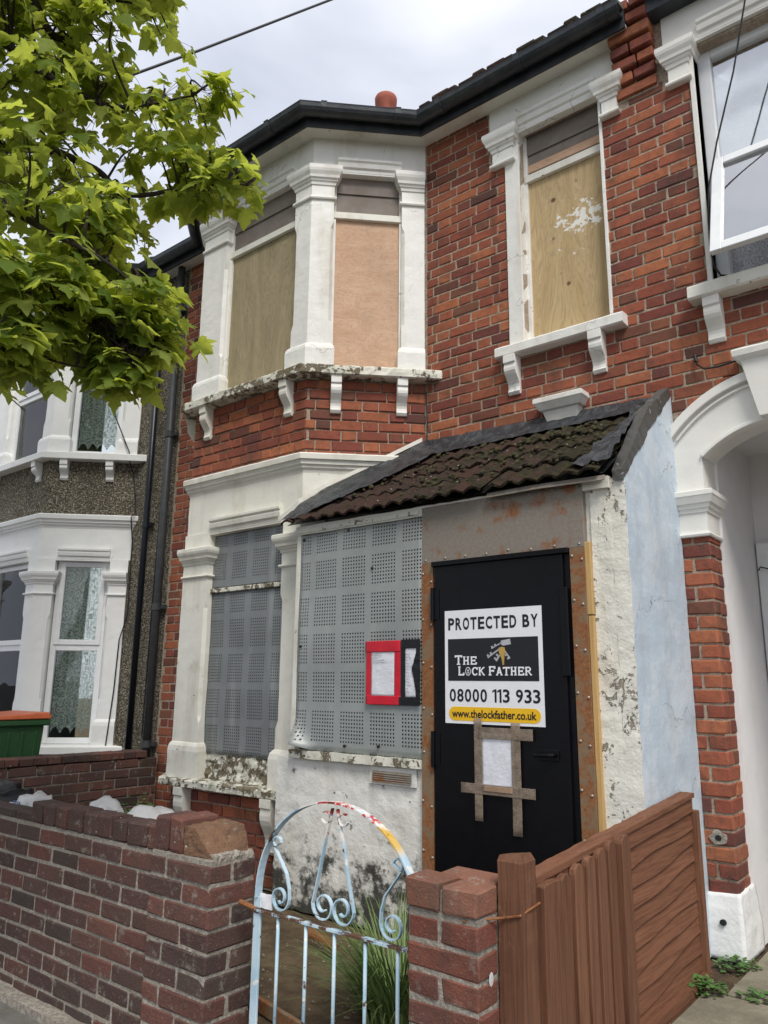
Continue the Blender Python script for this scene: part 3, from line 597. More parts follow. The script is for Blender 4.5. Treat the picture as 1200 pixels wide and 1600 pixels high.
# main slope and bay hip behind the eaves
m = MB(); m.add([(-6.3, -.1, 5.47), (XE, -.1, 5.47), (XE, 4.2, 7.7), (-6.3, 4.2, 7.7)], [(0, 1, 2, 3)])
hp = [Vector((p.x, p.y, 5.49)) for p in offpoly(bay_pts(HX), .18, MULT)]; ap = V(HX - 1.235, 1.0, 6.07)
m.add(hp + [ap], [(0, 1, 4), (1, 2, 4), (2, 3, 4)]); m.build('roof_slope', M['slate'], roof)
for i in range(13):
    x_ = -2.92 + i * .117
    t = MB(); hq = .010 + .007 * ((i * 5) % 3); t.prism([(.13, 5.485), (.262, 5.464), (.270, 5.475 + hq), (.260, 5.485 + hq * 1.5), (.0, 5.61 + hq)], x_, x_ + .085 + .05 * (i % 2)); t.build('eave_tile', M['tile'], roof, bevel=.004)
# chimney
ch = MB(); ch.wbox(-6.3, -5.5, 2.75, 3.3, 6.6, 8.35); ch.wbox(-6.36, -5.44, 2.69, 3.36, 8.35, 8.45); cho = ch.build('chimney', M['mortar'], house); cw2 = Wall(200)
m = MB(); m.lathe((-5.89, 3.0, 8.45), [(.15, 0), (.15, .05), (.115, .08), (.125, .76), (.14, .78), (.142, .82), (.155, .84), (.158, .91), (.15, .93), (.12, .93), (.10, .5)], 24); m.build('chimney_pot', M['terracotta'], cho, smooth=True)
bond(cw2, cho, 'brick', Fr((0, 2.74), 0), -6.3, -5.5, 7.7, 8.34, objs=False); cw2.finish(cho)
# downpipe and small wire on the bay corner
def pipe(parent, x, y, r, z0, z1, mat, joints):
    m = MB(); m.tube([(x, y, z0), (x, y, z1)], r, 16); o = m.build('downpipe', mat, parent, smooth=True)
    for z_ in joints:
        m = MB(); m.tube([(x, y, z_ - .03), (x, y, z_ + .03)], r * 1.22, 16); m.build('pipe_collar', mat, o, smooth=False)
        m = MB(); m.wbox(x - r * 2.2, x + r * 2.2, y + r * .3, y + r * .9 + .02, z_ - .018, z_ + .018); m.build('bracket', mat, o)
    return o
pipe(house, -6.03, -.065, .036, 0, 5.40, M['pipe_grey'], (.75, 1.95, 3.6, 4.9))
m = MB(); m.tube([(-3.035, -.02, 3.33), (-3.03, -.015, 3.1), (-3.035, -.015, 2.85)], .004, 5); m.build('cable', M['wire'], house)

# ------------------------------------------------------------------ porch
porch = thing('porch', (-2.4, -.4, 0), 'lean-to porch with mossy tiled roof, black steel door and pale blue side wall', 'porch')
PY = -.79; FP = Fr((0, PY), 0)
m = MB(); m.wbox(-3.62, -2.50, PY + .002, PY + .12, 0, .842); fw_ = m.build('front_wall', M['flaky'], porch, rough=(.06, .004, 11))
m = MB(); m.box(-3.49, -2.50, -.03, .035, .842, .888, FP); m.build('sill', M['sill_old'], porch, rough=(.05, .003, 16))
m = MB(); m.box(-3.46, -2.50, -.10, -.03, .888, 2.22, FP); m.build('window_backing', M['dark'], porch)
m = MB(); m.box(-3.50, -3.462, -.06, .012, .888, 2.22, FP); m.build('window_post', M['white_old'], porch, bevel=.003)
ps = sheet(porch, 'security_sheet', FP, -3.46, -2.497, .016, .889, 2.205, M['perf_porch'], bend=(.17, .17))
for s_, z_ in ((-3.43, 2.17), (-3.05, 2.19), (-2.86, 1.94), (-3.43, 1.5), (-3.05, .93), (-2.8, .94)):
    m = MB(); m.tube([FP.p(s_, .014, z_), FP.p(s_, .026, z_)], .008, 8); m.build('screw', M['ink'], ps)
m = MB(); m.box(-3.50, -1.40, -.05, .022, 2.205, 2.262, FP); m.build('fascia', M['white_old'], porch, rough=(.06, .004, 13))
m = MB(); m.box(-3.50, -2.52, .022, .03, 2.215, 2.24, FP); m.build('fascia_strip', M['flaky_pier'], porch, rough=(.05, .003, 13))
# door surround
m = MB(); m.box(-2.497, -1.533, -.02, .026, 1.931, 2.250, FP); m.build('lintel_plate', M['steel_plate'], porch, bevel=.002)
m = MB(); m.box(-2.497, -2.42, -.02, .028, 0, 1.930, FP); m.build('door_strip', M['rust'], porch, bevel=.002)
m = MB(); m.box(-1.612, -1.533, -.02, .028, 0, 1.930, FP); m.build('door_strip', M['rust'], porch, bevel=.002)
m = MB(); m.box(-1.532, -1.506, -.03, .022, 0, 1.60, FP); m.build('timber_batten', M['new_wood'], porch, bevel=.002)
m = MB(); m.box(-1.55, -1.507, -.0285, .024, 1.605, 1.952, FP); m.build('timber_batten', M['new_wood'], porch, bevel=.002)
def dome(m, c, r, fr):
    rings = []
    for k in range(4):
        t = k / 3 * math.pi / 2 * .93; rings.append([fr.p(c[0] + r * math.cos(t) * math.cos(q * math.pi / 4), c[2] + r * .6 * math.sin(t), c[1] + r * math.cos(t) * math.sin(q * math.pi / 4)) for q in range(8)])
    m.loft(rings)
m = MB(); rr = random.Random(4)
for s_ in (-2.486, -2.432):
    for k in range(8): dome(m, (s_ + rr.uniform(-.004, .004), .22 + k * .235 + (0 if s_ < -2.45 else -.03) + rr.uniform(-.01, .01), .028), .0085, FP)
for s_ in (-1.60, -1.55):
    for k in range(9): dome(m, (s_ + rr.uniform(-.004, .004), .15 + k * .215 + (.02 if s_ < -1.57 else 0), .028), .0085, FP)
for k in range(8): dome(m, (-2.47 + k * .13, 1.95 + rr.uniform(-.006, .006), .026), .0075, FP); dome(m, (-2.47 + k * .13, 2.235, .026), .0075, FP)
tag(m.build('screw_heads', M['screw'], porch, smooth=True), kind='stuff')
m = MB(); m.box(-2.418, -1.614, -.02, .022, 0.02, 1.928, FP); dr = m.build('door', M['door'], porch, bevel=.002)
m = MB(); m.box(-2.405, -1.645, .022, .040, 0.03, 1.905, FP); dl = m.build('door_leaf', M['door'], porch, bevel=.004, seg=2)
m = MB(); m.box(-2.418, -1.612, .010, .052, 1.905, 1.932, FP); m.build('drip_strip', M['door'], porch, bevel=.003)
for z_ in (1.70, .95): 
    m = MB(); m.tube([FP.p(-2.412, .046, z_ - .09), FP.p(-2.412, .046, z_ + .09)], .011, 10); m.box(-2.41, -2.37, .038, .044, z_ - .08, z_ + .08, FP); m.build('hinge', M['door'], porch)
m = MB(); m.box(-1.665, -1.622, .036, .052, 1.32, 1.74, FP); m.build('lock_guard', M['door'], porch, bevel=.004)
m = MB(); m.box(-1.80, -1.70, .040, .048, .935, .985, FP); m.tube([FP.p(-1.715, .044, .962), FP.p(-1.715, .08, .962), FP.p(-1.73, .085, .962), FP.p(-1.81, .083, .958)], .009, 8); m.build('handle', M['door'], porch, bevel=.002)
# vent
m = MB(); m.box(-2.87, -2.545, .0, .012, .74, .838, FP); vt = m.build('air_vent', M['flaky'], porch, bevel=.004)
for k in range(5):
    m = MB(); m.prism([(.012, .762 + k * .011), (.024, .756 + k * .011), (.024, .760 + k * .011), (.012, .768 + k * .011)], -2.84, -2.575, FP); m.build('slat', M['steel_plate'], vt)
# right pier, side wall
m = MB(); m.wbox(-1.506, -1.405, PY, PY + .10, 0, 2.255); m.wbox(-1.405, -1.33, PY + .0005, PY + .012, 0, 2.25); m.wbox(-1.535, -1.5065, PY + .012, PY + .09, 1.955, 2.25); m.build('pier', M['flaky_pier'], porch, rough=(.05, .004, 13))
side = [(PY + .011, 0), (0, 0), (0, 2.90), (-.05, 2.925), (-.42, 2.69), (PY - .01, 2.265), (PY + .011, 2.2)]
FS = Fr((-1.33, 0), 90)                   # s = y, d = +x
m = MB(); m.extr(side, -.045, 0, FS); m.build('side_wall', M['blue'], porch, rough=(.07, .003, 9))
cop = [(0, 2.905), (-.05, 2.935), (-.42, 2.70), (PY - .02, 2.285), (PY - .02, 2.235)]
for k in range(1, 22):
    y = PY + (.77 - 0) * k / 22; top = 2.285 + (y - PY + .02) * (.415 / .39) if y < -.42 else 2.70 + (y + .42) * (.235 / .37)
    cop.append((y, top - (.05 + .07 * math.sin(math.pi * k / 22) + .03 * noise.noise(V(y * 9, 2, 0)) + .02 * noise.noise(V(y * 31, 5, 0)))))
m = MB(); m.extr(cop, -.050, .004, FS); m.build('cement_fillet', M['cement'], porch, rough=(.04, .006, 18))
# porch roof
def rz(y): return 2.285 + (y + .85) * .665
rs = MB(); rs.add([(-3.56, -.84, rz(-.84) - .02), (-1.405, -.84, rz(-.84) - .02), (-1.405, 0, rz(0) - .02), (-3.05, 0, rz(0) - .02), (-3.60, -.55, rz(-.55) - .02)], [(0, 1, 2, 3, 4)])
rfo = rs.build('roof', M['bitumen'], porch)
def tile_mesh(k):
    rr = random.Random(60 + k); m = MB(); nx = 14; W_, L_ = .216, .285; rows = []
    for (v, th) in ((0, 0), (0, .014), (.5, .016), (1, .014), (1, 0)):
        row = []
        for i in range(nx + 1):
            u = i / nx; ph = (u * 2) % 1.0; hgt = .021 * max(0, math.sin(ph * math.pi)) ** 1.3 * (1 if ph < .98 else 0)
            row.append(V(u * W_ + rr.uniform(-.001, .001), v * L_ + (rr.uniform(-.006, .004) if v == 0 else 0), hgt + th + rr.uniform(-.0015, .0015)))
        rows.append(row)
    n1 = nx + 1; vs = [p for r in rows for p in r]; fs = [(j * n1 + i, j * n1 + i + 1, (j + 1) * n1 + i + 1, (j + 1) * n1 + i) for j in range(4) for i in range(nx)]
    m.add(vs, fs); me = bpy.data.meshes.new('roof_tile'); me.from_pydata(m.v, [], m.f); me.materials.append(M['tile']); return me
TM = [tile_mesh(k) for k in range(5)]; ang = math.atan(.665)
for row in range(4):
    y0 = -.875 + row * .205; zb_ = rz(y0) + .0
    for c_ in range(10):
        x_ = -1.415 - .216 * (c_ + 1) - (.05 if row % 2 else 0) * 0 + R_.uniform(-.004, .004)
        yc = y0 + .10
        if x_ < -3.60 + .0 or x_ + .02 < -3.05 + yc - .25 + .10: continue
        mw = Matrix.Translation((x_, y0 + R_.uniform(-.008, .008), zb_ + R_.uniform(0, .006))) @ Matrix.Rotation(ang - .055 + R_.uniform(-.015, .015), 4, 'X') @ Matrix.Rotation(R_.uniform(-.02, .02), 4, 'Z')
        link(bpy.data.objects.new('tile', TM[R_.randrange(5)]), rfo, mw)
# moss clumps on the tiles
mo = MB(); rr = random.Random(21)
for k in range(240):
    x_ = rr.uniform(-3.2, -1.43); y_ = -.87 + rr.random() ** .8 * .72
    if noise.noise(V(x_ * 3, y_ * 5, 2)) < -.05 - (x_ + 3.2) * .18: continue
    r = rr.uniform(.006, .02); c = V(x_, y_, rz(y_) + .045)
    rings = [[c + V(r * q * math.cos(t * 1.047 + k), r * q * math.sin(t * 1.047 + k) * .9, (h + .66 * q * math.sin(t * 1.047 + k)) * r * .8) for t in range(6)] for q, h in ((1.0, -.6), (.85, .25), (.35, .7))]; mo.loft(rings)
M['mossc'] = mat_plain('moss', (.026, .024, .013), .95, col2=(.06, .053, .018), nscale=14, bd=.01)
tag(mo.build('moss', M['mossc'], rfo, smooth=True), kind='stuff')
# bitumen flashing against wall and bay
m = MB(); m.add([(-3.06, -.012, rz(0) + .115), (-1.42, -.012, rz(0) + .07), (-1.42, -.06, rz(-.06) + .055), (-1.42, -.15, rz(-.15) + .05), (-3.15, -.13, rz(-.13) + .05), (-3.12, -.06, rz(-.06) + .075)], [(0, 1, 2, 5), (5, 2, 3, 4)]); m.build('flashing', M['bitumen'], rfo, rough=(.05, .008, 14))
m = MB(); pa = [V(-3.06, -.012, rz(0) + .115), V(-3.30, -.29, rz(-.29) + .10), V(-3.53, -.50, rz(-.5) + .08), V(-3.62, -.66, rz(-.66) + .06), V(-3.60, -.86, rz(-.86) + .03)]
pb = [V(-2.86, -.15, rz(-.15) + .065), V(-2.98, -.40, rz(-.40) + .062), V(-3.14, -.60, rz(-.60) + .06), V(-3.31, -.75, rz(-.75) + .055), V(-3.45, -.885, rz(-.885) + .045)]
m.add(pa + pb, [(i, i + 1, i + 6, i + 5) for i in range(4)]); m.build('flashing', M['bitumen'], rfo, rough=(.05, .01, 14))
m = MB(); m.bar([p + V(-.012, -.008, .012) for p in pa], .03, .006, (0, 0, 1)); m.build('flashing_edge', M['white_old'], rfo)
m = MB(); m.add([(-1.58, -.87, rz(-.87) + .05), (-1.375, -.86, rz(-.86) + .05), (-1.375, -.45, rz(-.45) + .12), (-1.50, -.50, rz(-.5) + .06), (-1.375, -.03, rz(-.03) + .09), (-1.47, -.05, rz(-.05) + .06)], [(0, 1, 2, 3), (3, 2, 4, 5)]); m.build('flashing', M['bitumen'], rfo, rough=(.035, .022, 15))
m = MB(); m.bar([(-1.40, -.85, 2.245), (-1.75, -.856, 2.252), (-2.05, -.85, 2.25)], .03, .004, (0, .5, 1)); m.build('drip_strip', M['steel_plate'], rfo)

# ------------------------------------------------------------------ sign and notices
def cell_text(body, s0, s1, z0, z1, fr, d, bold, narrow='', space=.5, gap=.16):
    ws = [(.52 if c in narrow else space if c == ' ' else 1.0) for c in body]; tot = sum(ws) + gap * (len(body) - 1); u = (s1 - s0) / tot; s = s0
    for c, w__ in zip(body, ws):
        if c == '1':
            wq = w__ * u; hq = z1 - z0; st_ = (s1 - s0) * .021; o_ = [(s + wq - st_, z0), (s + wq, z0), (s + wq, z1), (s + wq - st_ * .8, z1), (s + wq - st_ * 2.2, z1 - hq * .13), (s + wq - st_ * 2.2, z1 - hq * .25), (s + wq - st_, z1 - hq * .17)]
            q_ = MB(); q_.add([fr.p(a_, d, b_) for a_, b_ in o_], [tuple(range(7))]); q_.build('letter', M['ink'], sign)
        elif c != ' ': text_mb(c, s, s + w__ * u, z0, z1, fr, d, bold).build('letter', M['ink'], sign)
        s += (w__ + gap) * u
def text_mb(body, s0, s1, z0, z1, fr, d, bold=.0, slant=None):
    cu = bpy.data.curves.new('t', 'FONT'); cu.body = body; cu.size = 1; cu.offset = bold; cu.resolution_u = 4
    ob = bpy.data.objects.new('t', cu); me = bpy.data.meshes.new_from_object(ob)
    xs = [v.co.x for v in me.vertices]; ys = [v.co.y for v in me.vertices]; x0, x1, y0, y1 = min(xs), max(xs), min(ys), max(ys)
    mb_ = MB(); mb_.add([fr.p(s0 + (v.co.x - x0) / (x1 - x0) * (s1 - s0), d, z0 + (v.co.y - y0) / (y1 - y0) * (z1 - z0)) for v in me.vertices], [tuple(p.vertices) for p in me.polygons])
    bpy.data.objects.remove(ob); bpy.data.curves.remove(cu); bpy.data.meshes.remove(me); return mb_
SD = .0412
sign = thing('sign', (-2.05, PY - .04, 1.09), 'square white security company sign with black logo panel and phone number on black door', 'sign')
def sx(u): return -2.333 + u * .569
def sz(v): return 1.660 - v * .575
m = MB(); m.box(sx(0), sx(1), SD, SD + .003, sz(1), sz(0), FP); m.build('panel', M['sign_white'], sign)
d1 = SD + .0042; d2 = SD + .0054; d3 = SD + .0066
cell_text('PROTECTED BY', sx(.04), sx(.965), sz(.178), sz(.068), FP, d1, .03, gap=.2, space=.5)
m = MB(); m.extr([(sx(.035), sz(.63)), (sx(.96), sz(.63)), (sx(.96), sz(.258)), (sx(.035), sz(.258))], SD + .003, d1, FP); m.build('logo_panel', M['ink'], sign)
cell_text('08000 113 933', sx(.05), sx(.965), sz(.812), sz(.70), FP, d1, .02, narrow='1', gap=.2)
pill = []; cy_ = (sz(.855) + sz(.975)) / 2; rr_ = (sz(.855) - sz(.975)) / 2
for k in range(13): t = -math.pi / 2 + k / 12 * math.pi; pill.append((sx(.965) - rr_ + rr_ * math.cos(t), cy_ + rr_ * math.sin(t)))
for k in range(13): t = math.pi / 2 + k / 12 * math.pi; pill.append((sx(.04) + rr_ + rr_ * math.cos(t), cy_ + rr_ * math.sin(t)))
m = MB(); m.extr(pill, SD + .003, d1, FP); m.build('web_panel', M['yellow'], sign)
text_mb('www.thelockfather.co.uk', sx(.075), sx(.925), sz(.948), sz(.878), FP, d2, .022).build('lettering', M['ink'], sign)
# slab-serif lettering made of strokes
GL = {'T': [((.5, 0), (.5, 1)), ((.02, .93), (.98, .93)), ('s', .5, 0, .26), ((.05, .78), (.05, 1)), ((.95, .78), (.95, 1))],
      'H': [((.2, 0), (.2, 1)), ((.8, 0), (.8, 1)), ((.2, .5), (.8, .5)), ('s', .2, 0, .2), ('s', .8, 0, .2), ('s', .2, .93, .2), ('s', .8, .93, .2)],
      'E': [((.2, 0), (.2, 1)), ((.05, .06), (.95, .06)), ((.05, .94), (.92, .94)), ((.2, .5), (.7, .5)), ((.92, 0), (.92, .28)), ((.9, .74), (.9, 1)), ((.7, .38), (.7, .62))],
      'L': [((.22, 0), (.22, 1)), ((.05, .06), (.95, .06)), ('s', .22, .93, .2), ((.92, 0), (.92, .3))],
      'K': [((.18, 0), (.18, 1)), ((.2, .45), (.86, .98)), ((.4, .58), (.9, .02)), ('s', .18, 0, .2), ('s', .18, .93, .2), ('s', .86, .93, .16), ('s', .9, 0, .16)],
      'F': [((.2, 0), (.2, 1)), ((.05, .94), (.95, .94)), ((.2, .5), (.72, .5)), ('s', .2, 0, .22), ((.93, .72), (.93, 1)), ((.72, .38), (.72, .62))],
      'A': [((.14, 0), (.5, 1)), ((.5, 1), (.86, 0)), ((.28, .34), (.72, .34)), ('s', .12, 0, .16), ('s', .88, 0, .16)],
      'R': [((.18, 0), (.18, 1)), ((.05, .94), (.62, .94)), ((.62, .94), (.84, .78)), ((.84, .8), (.78, .58)), ((.8, .56), (.18, .46)), ((.5, .48), (.92, .03)), ('s', .18, 0, .2), ('s', .92, 0, .14)],
      'C': [((.9, .8), (.66, .95)), ((.7, .95), (.34, .93)), ((.36, .95), (.12, .66)), ((.12, .7), (.12, .32)), ((.12, .36), (.36, .05)), ((.34, .06), (.72, .06)), ((.68, .05), (.92, .24)), ((.9, .68), (.9, 1))]}
def serif_text(word, s0, z0, h, wd, fr, d, mb_, big=1.0):
    s = s0
    for i, c in enumerate(word):
        if c == ' ': s += wd * .42; continue
        hh = h * (big if i == 0 else 1); ww = wd * (1.08 if i == 0 and big > 1 else 1) * .86
        if c == 'O':
            ro, ri = [], []
            for k in range(20): t = 2 * math.pi * k / 20; ro.append(fr.p(s + ww / 2 + ww * .47 * math.cos(t), d, z0 + hh / 2 + hh * .54 * math.sin(t))); ri.append(fr.p(s + ww / 2 + ww * .36 * math.cos(t), d, z0 + hh / 2 + hh * .44 * math.sin(t)))
            mb_.add(ro + ri, [(k, (k + 1) % 20, 20 + (k + 1) % 20, 20 + k) for k in range(20)])
            kk = [fr.p(s + ww / 2 + ww * .13 * math.cos(2 * math.pi * k / 10), d, z0 + hh * .60 + hh * .12 * math.sin(2 * math.pi * k / 10)) for k in range(10)]; mb_.add(kk, [tuple(range(10))])
            mb_.add([fr.p(s + ww * .44, d, z0 + hh * .52), fr.p(s + ww * .56, d, z0 + hh * .52), fr.p(s + ww * .61, d, z0 + hh * .24), fr.p(s + ww * .39, d, z0 + hh * .24)], [(0, 1, 2, 3)])
            s += wd; continue
        th = hh * .085
        for q in GL[c]:
            if q[0] == 's': _, cx, cz, hw = q; A = (cx - hw, cz + .04); B = (cx + hw, cz + .04); t_ = th * .7
            else: A, B = q; t_ = th
            a_ = Vector((s + A[0] * ww, z0 + A[1] * hh)); b_ = Vector((s + B[0] * ww, z0 + B[1] * hh)); dv = (b_ - a_).normalized(); nn = Vector((-dv.y, dv.x)) * t_
            vert = abs(dv.y) > .8
            if vert: nn *= 1.25
            d += .00001
            mb_.add([fr.p(*((a_ + nn).x, d, (a_ + nn).y)), fr.p((b_ + nn).x, d, (b_ + nn).y), fr.p((b_ - nn).x, d, (b_ - nn).y), fr.p((a_ - nn).x, d, (a_ - nn).y)], [(0, 1, 2, 3)])
        s += wd * (1.08 if i == 0 and big > 1 else 1)
m = MB(); serif_text('THE', sx(.115), sz(.488), .040, .0445, FP, d2, m, 1.18); m.build('lettering', M['sign_white'], sign)
m = MB(); serif_text('LOCK', sx(.145), sz(.582), .040, .0405, FP, d2, m, 1.1); m.build('lettering', M['sign_white'], sign)
m = MB(); serif_text('FATHER', sx(.468), sz(.582), .040, .0405, FP, d2, m, 1.1); m.build('lettering', M['sign_white'], sign)
def key(mb_, p, q, w_, bow, teeth=True):
    p, q = Vector(p), Vector(q); dv = (q - p).normalized(); nn = Vector((-dv.y, dv.x)); P2 = lambda v: FP.p(sx(v.x), d2, sz(v.y))
    mb_.add([P2(p + nn * w_), P2(q + nn * w_ * .8), P2(q - nn * w_ * .8), P2(p - nn * w_)], [(0, 1, 2, 3)])
    c = q - dv * bow * .3
    mb_.add([P2(c + Vector((math.cos(t * .7854), math.sin(t * .7854))) * bow) for t in range(8)], [tuple(range(8))])
    if teeth:
        for k in (.0, .12): 
            a_ = p + dv * (k + .01) * .3
            mb_.add([P2(a_ - nn * w_), P2(a_ - nn * w_ * 3.2), P2(a_ - nn * w_ * 3.2 + dv * .018), P2(a_ - nn * w_ + dv * .018)], [(0, 1, 2, 3)])
m = MB(); key(m, (.46, .43), (.585, .355), .008, .012); key(m, (.545, .46), (.59, .40), .010, .012); key(m, (.685, .44), (.625, .36), .007, .010); key(m, (.50, .352), (.60, .305), .006, .010)
m.add([FP.p(sx(u), d2 + .0002, sz(v)) for u, v in ((.60, .285), (.69, .272), (.70, .318), (.62, .33), (.595, .315))], [(0, 1, 2, 3, 4)]); m.build('logo_keys', M['silver'], sign)
m = MB(); m.add([FP.p(sx(u), d3, sz(v)) for u, v in ((.573, .36), (.60, .338), (.636, .345), (.642, .375), (.632, .42), (.628, .49), (.612, .498), (.602, .44), (.578, .39))], [tuple(range(9))]); m.build('logo_key', M['gold'], sign)

def crumple(name, s0, s1, z0, z1, d, mat, parent, amp=.004, fr=FP, poly=None):
    nx, nz2 = 12, 16; vs = []
    for j in range(nz2 + 1):
        for i in range(nx + 1):
            s_ = s0 + (s1 - s0) * i / nx; z_ = z0 + (z1 - z0) * j / nz2; vs.append(fr.p(s_, d + amp * (.5 + .5 * noise.noise(V(s_ * 18, z_ * 9, 3.1)) + .3 * noise.noise(V(s_ * 45, z_ * 30, 1))), z_))
    n1 = nx + 1; m = MB(); m.add(vs, [(j * n1 + i, j * n1 + i + 1, (j + 1) * n1 + i + 1, (j + 1) * n1 + i) for j in range(nz2) for i in range(nx)])
    o = m.build(name, mat, parent, smooth=True); md = o.modifiers.new('t', 'SOLIDIFY'); md.thickness = .0012; return o
n1_ = thing('notice', (-2.76, PY - .02, 1.17), 'white paper notice framed with red tape on perforated steel sheet', 'notice', 'paper notices on the porch')
crumple('paper', -2.853, -2.678, 1.21, 1.472, .0265, M['paper'], n1_, .005)
for (a_, b_, c_, e_, dd) in ((-2.893, -2.640, 1.455, 1.516, .0330), (-2.885, -2.635, 1.166, 1.214, .0331), (-2.885, -2.85, 1.1665, 1.5155, .0312), (-2.681, -2.636, 1.1665, 1.5155, .0313)): crumple('tape', a_, b_, c_, e_, dd, M['red_tape'], n1_, .002)
for k in range(5):
    m = MB(); m.box(-2.842, -2.842 + (.05, .07, .04, .09, .11)[k], .0325, .0329, 1.445 - k * .012, 1.448 - k * .012, FP); m.build('printed_line', M['print'], n1_)
n2_ = thing('notice', (-2.56, PY - .02, 1.17), 'torn white paper notice under black tape beside rusty door frame', 'notice', 'paper notices on the porch')
crumple('paper', -2.608, -2.535, 1.205, 1.475, .0265, M['paper'], n2_, .010)
for (a_, b_, c_, e_, dd) in ((-2.634, -2.500, 1.472, 1.519, .0360), (-2.645, -2.500, 1.166, 1.21, .0361), (-2.634, -2.603, 1.1665, 1.5185, .0347)): crumple('tape', a_, b_, c_, e_, dd, M['black_tape'], n2_, .002)
m = MB(); m.extr([(-2.500, 1.49), (-2.513, 1.49), (-2.557, 1.36), (-2.54, 1.30), (-2.522, 1.20), (-2.500, 1.17)], .0375, .0395, FP); m.build('tape_flap', M['black_tape'], n2_, rough=(.03, .003, 30))
for k in range(14):
    m = MB(); m.box(-2.60, -2.60 + .018 + .02 * ((k * 7) % 3) / 2, .0385, .0388, 1.452 - k * .0165, 1.4555 - k * .0165, FP); m.build('printed_line', M['print'], n2_)
n3_ = thing('notice', (-2.03, PY - .04, .62), 'blank white paper notice fixed to black door with brown parcel tape', 'notice', 'paper notices on the porch')
crumple('paper', -2.118, -1.935, .79, 1.045, SD + .003, M['paper'], n3_, .006)
for (a_, b_, c_, e_, dd) in ((-2.155, -2.11, .63, 1.115, .0525), (-1.945, -1.895, .585, 1.10, .0526)): crumple('tape', a_, b_, c_, e_, dd, M['brown_tape'], n3_, .003)
for (a_, b_, c_, e_, dd) in ((-2.13, -1.825, 1.018, 1.072, .0545), (-2.235, -1.82, .755, .803, .0546)): crumple('tape', a_, b_, c_, e_, dd, M['brown_tape'], n3_, .003)
crumple('tape_on_paper', -2.105, -1.94, .772, .797, .0590, M['brown_tape2'], n3_, .001)

# ------------------------------------------------------------------ right neighbour
rh = thing('terraced_house', (-.4, 0, 0), 'neighbouring red brick house with white arched porch and open white plastic window', 'house', 'terraced houses in the row')
rw = Wall(280); RX0, RX1 = -1.045, .12
m = MB(); AX = -.78
def arc_in(x): return 2.081 + math.sqrt(max(0, .594 ** 2 - (x - AX) ** 2))
def arc_out(x): return 2.20 + math.sqrt(max(0, .74 ** 2 - (x - AX) ** 2))
m.wbox(-1.329, RX0, J, .24, 2.66, 5.5); m.wbox(RX1, .7, J, .24, 2.66, 5.5); m.wbox(RX0, RX1, J, .24, 2.95, 3.47); m.wbox(RX0, RX1, J, .24, 5.09, 5.5); m.wbox(-.22, .7, J, .24, 0, 2.65)
rwall = m.build('wall', M['mortar'], rh)
bond(rw, rwall, 'brick', F0, -1.325, .7, 2.66, 5.37, [(RX0 - .035, RX1 + .035, 3.44, 5.6), (-1.215, RX1 + .2, 4.87, 5.6), (-1.55, -1.236, 4.95, 5.6), (-1.345, -.215, 2.6, 2.74), (-1.26, -.3, 2.6, 2.82), (-1.17, -.39, 2.7, 2.90), (-.96, -.6, 2.6, 3.04), (-1.8, -1.325, 2.5, 2.94)], zref=2.80 - .15, seam=('R', -1.33))
bond(rw, rwall, 'brick', F0, -.21, .7, 0, 2.65, objs=False)
# brick pillar of the arched porch
pm = MB(); pm.wbox(-1.342, -1.19, .008, .21, .25, 2.08); po = pm.build('porch_pillar', M['mortar'], rh)
FR2 = Fr((-1.184, 0), 90); k = 0; z_ = .28
while z_ < 2.05:
    if k % 2: pcs = [(-1.345, -1.285), (-1.272, -1.184)]
    else: pcs = [(-1.33, -1.184)]
    for (a_, b_) in pcs:
        rw.put(po, 'brick', F0, a_, b_, z_, z_ + .066, 0.0, depth=.105 if (k % 2 == 0) else .20)
    if k % 2 == 0: rw.put(po, 'brick', FR2, .115, .21, z_, z_ + .066, 0, depth=.09)
    z_ += .0765; k += 1
rw.finish(rwall)
m = MB(); m.loft([[V(-1.348, -.035, 0), V(-1.165, -.045, 0), V(-1.155, .26, 0), V(-1.348, .26, 0)], [V(-1.346, -.03, .14), V(-1.168, -.035, .14), V(-1.16, .255, .14), V(-1.346, .255, .14)], [V(-1.343, -.014, .29), V(-1.176, -.015, .30), V(-1.172, .24, .31), V(-1.343, .24, .29)]]); m.build('plinth', M['plinth'], rh, rough=(.03, .005, 9), smooth=True)
for (hx, hzz, hd, r1) in ((-1.262, .545, .0, .042), (-1.262, .165, .034, 0)):
    m = MB()
    if r1: m.extr([(hx + r1 * (1 + .2 * math.sin(k * 2.3)) * math.cos(k * .5236), hzz + r1 * .85 * (1 + .15 * math.cos(k * 1.7)) * math.sin(k * .5236)) for k in range(12)], -.01, .006, F0); m.build('mortar_patch', M['mortar_grey'], po, bevel=.002)
    m = MB(); m.extr([(hx + .016 * math.cos(k * .6283), hzz + .014 * math.sin(k * .6283)) for k in range(10)], -.03, hd + .008, F0); m.build('drain_hole_dark_disc', M['dark'], po)  # near-black disc standing in for the shade inside the hole
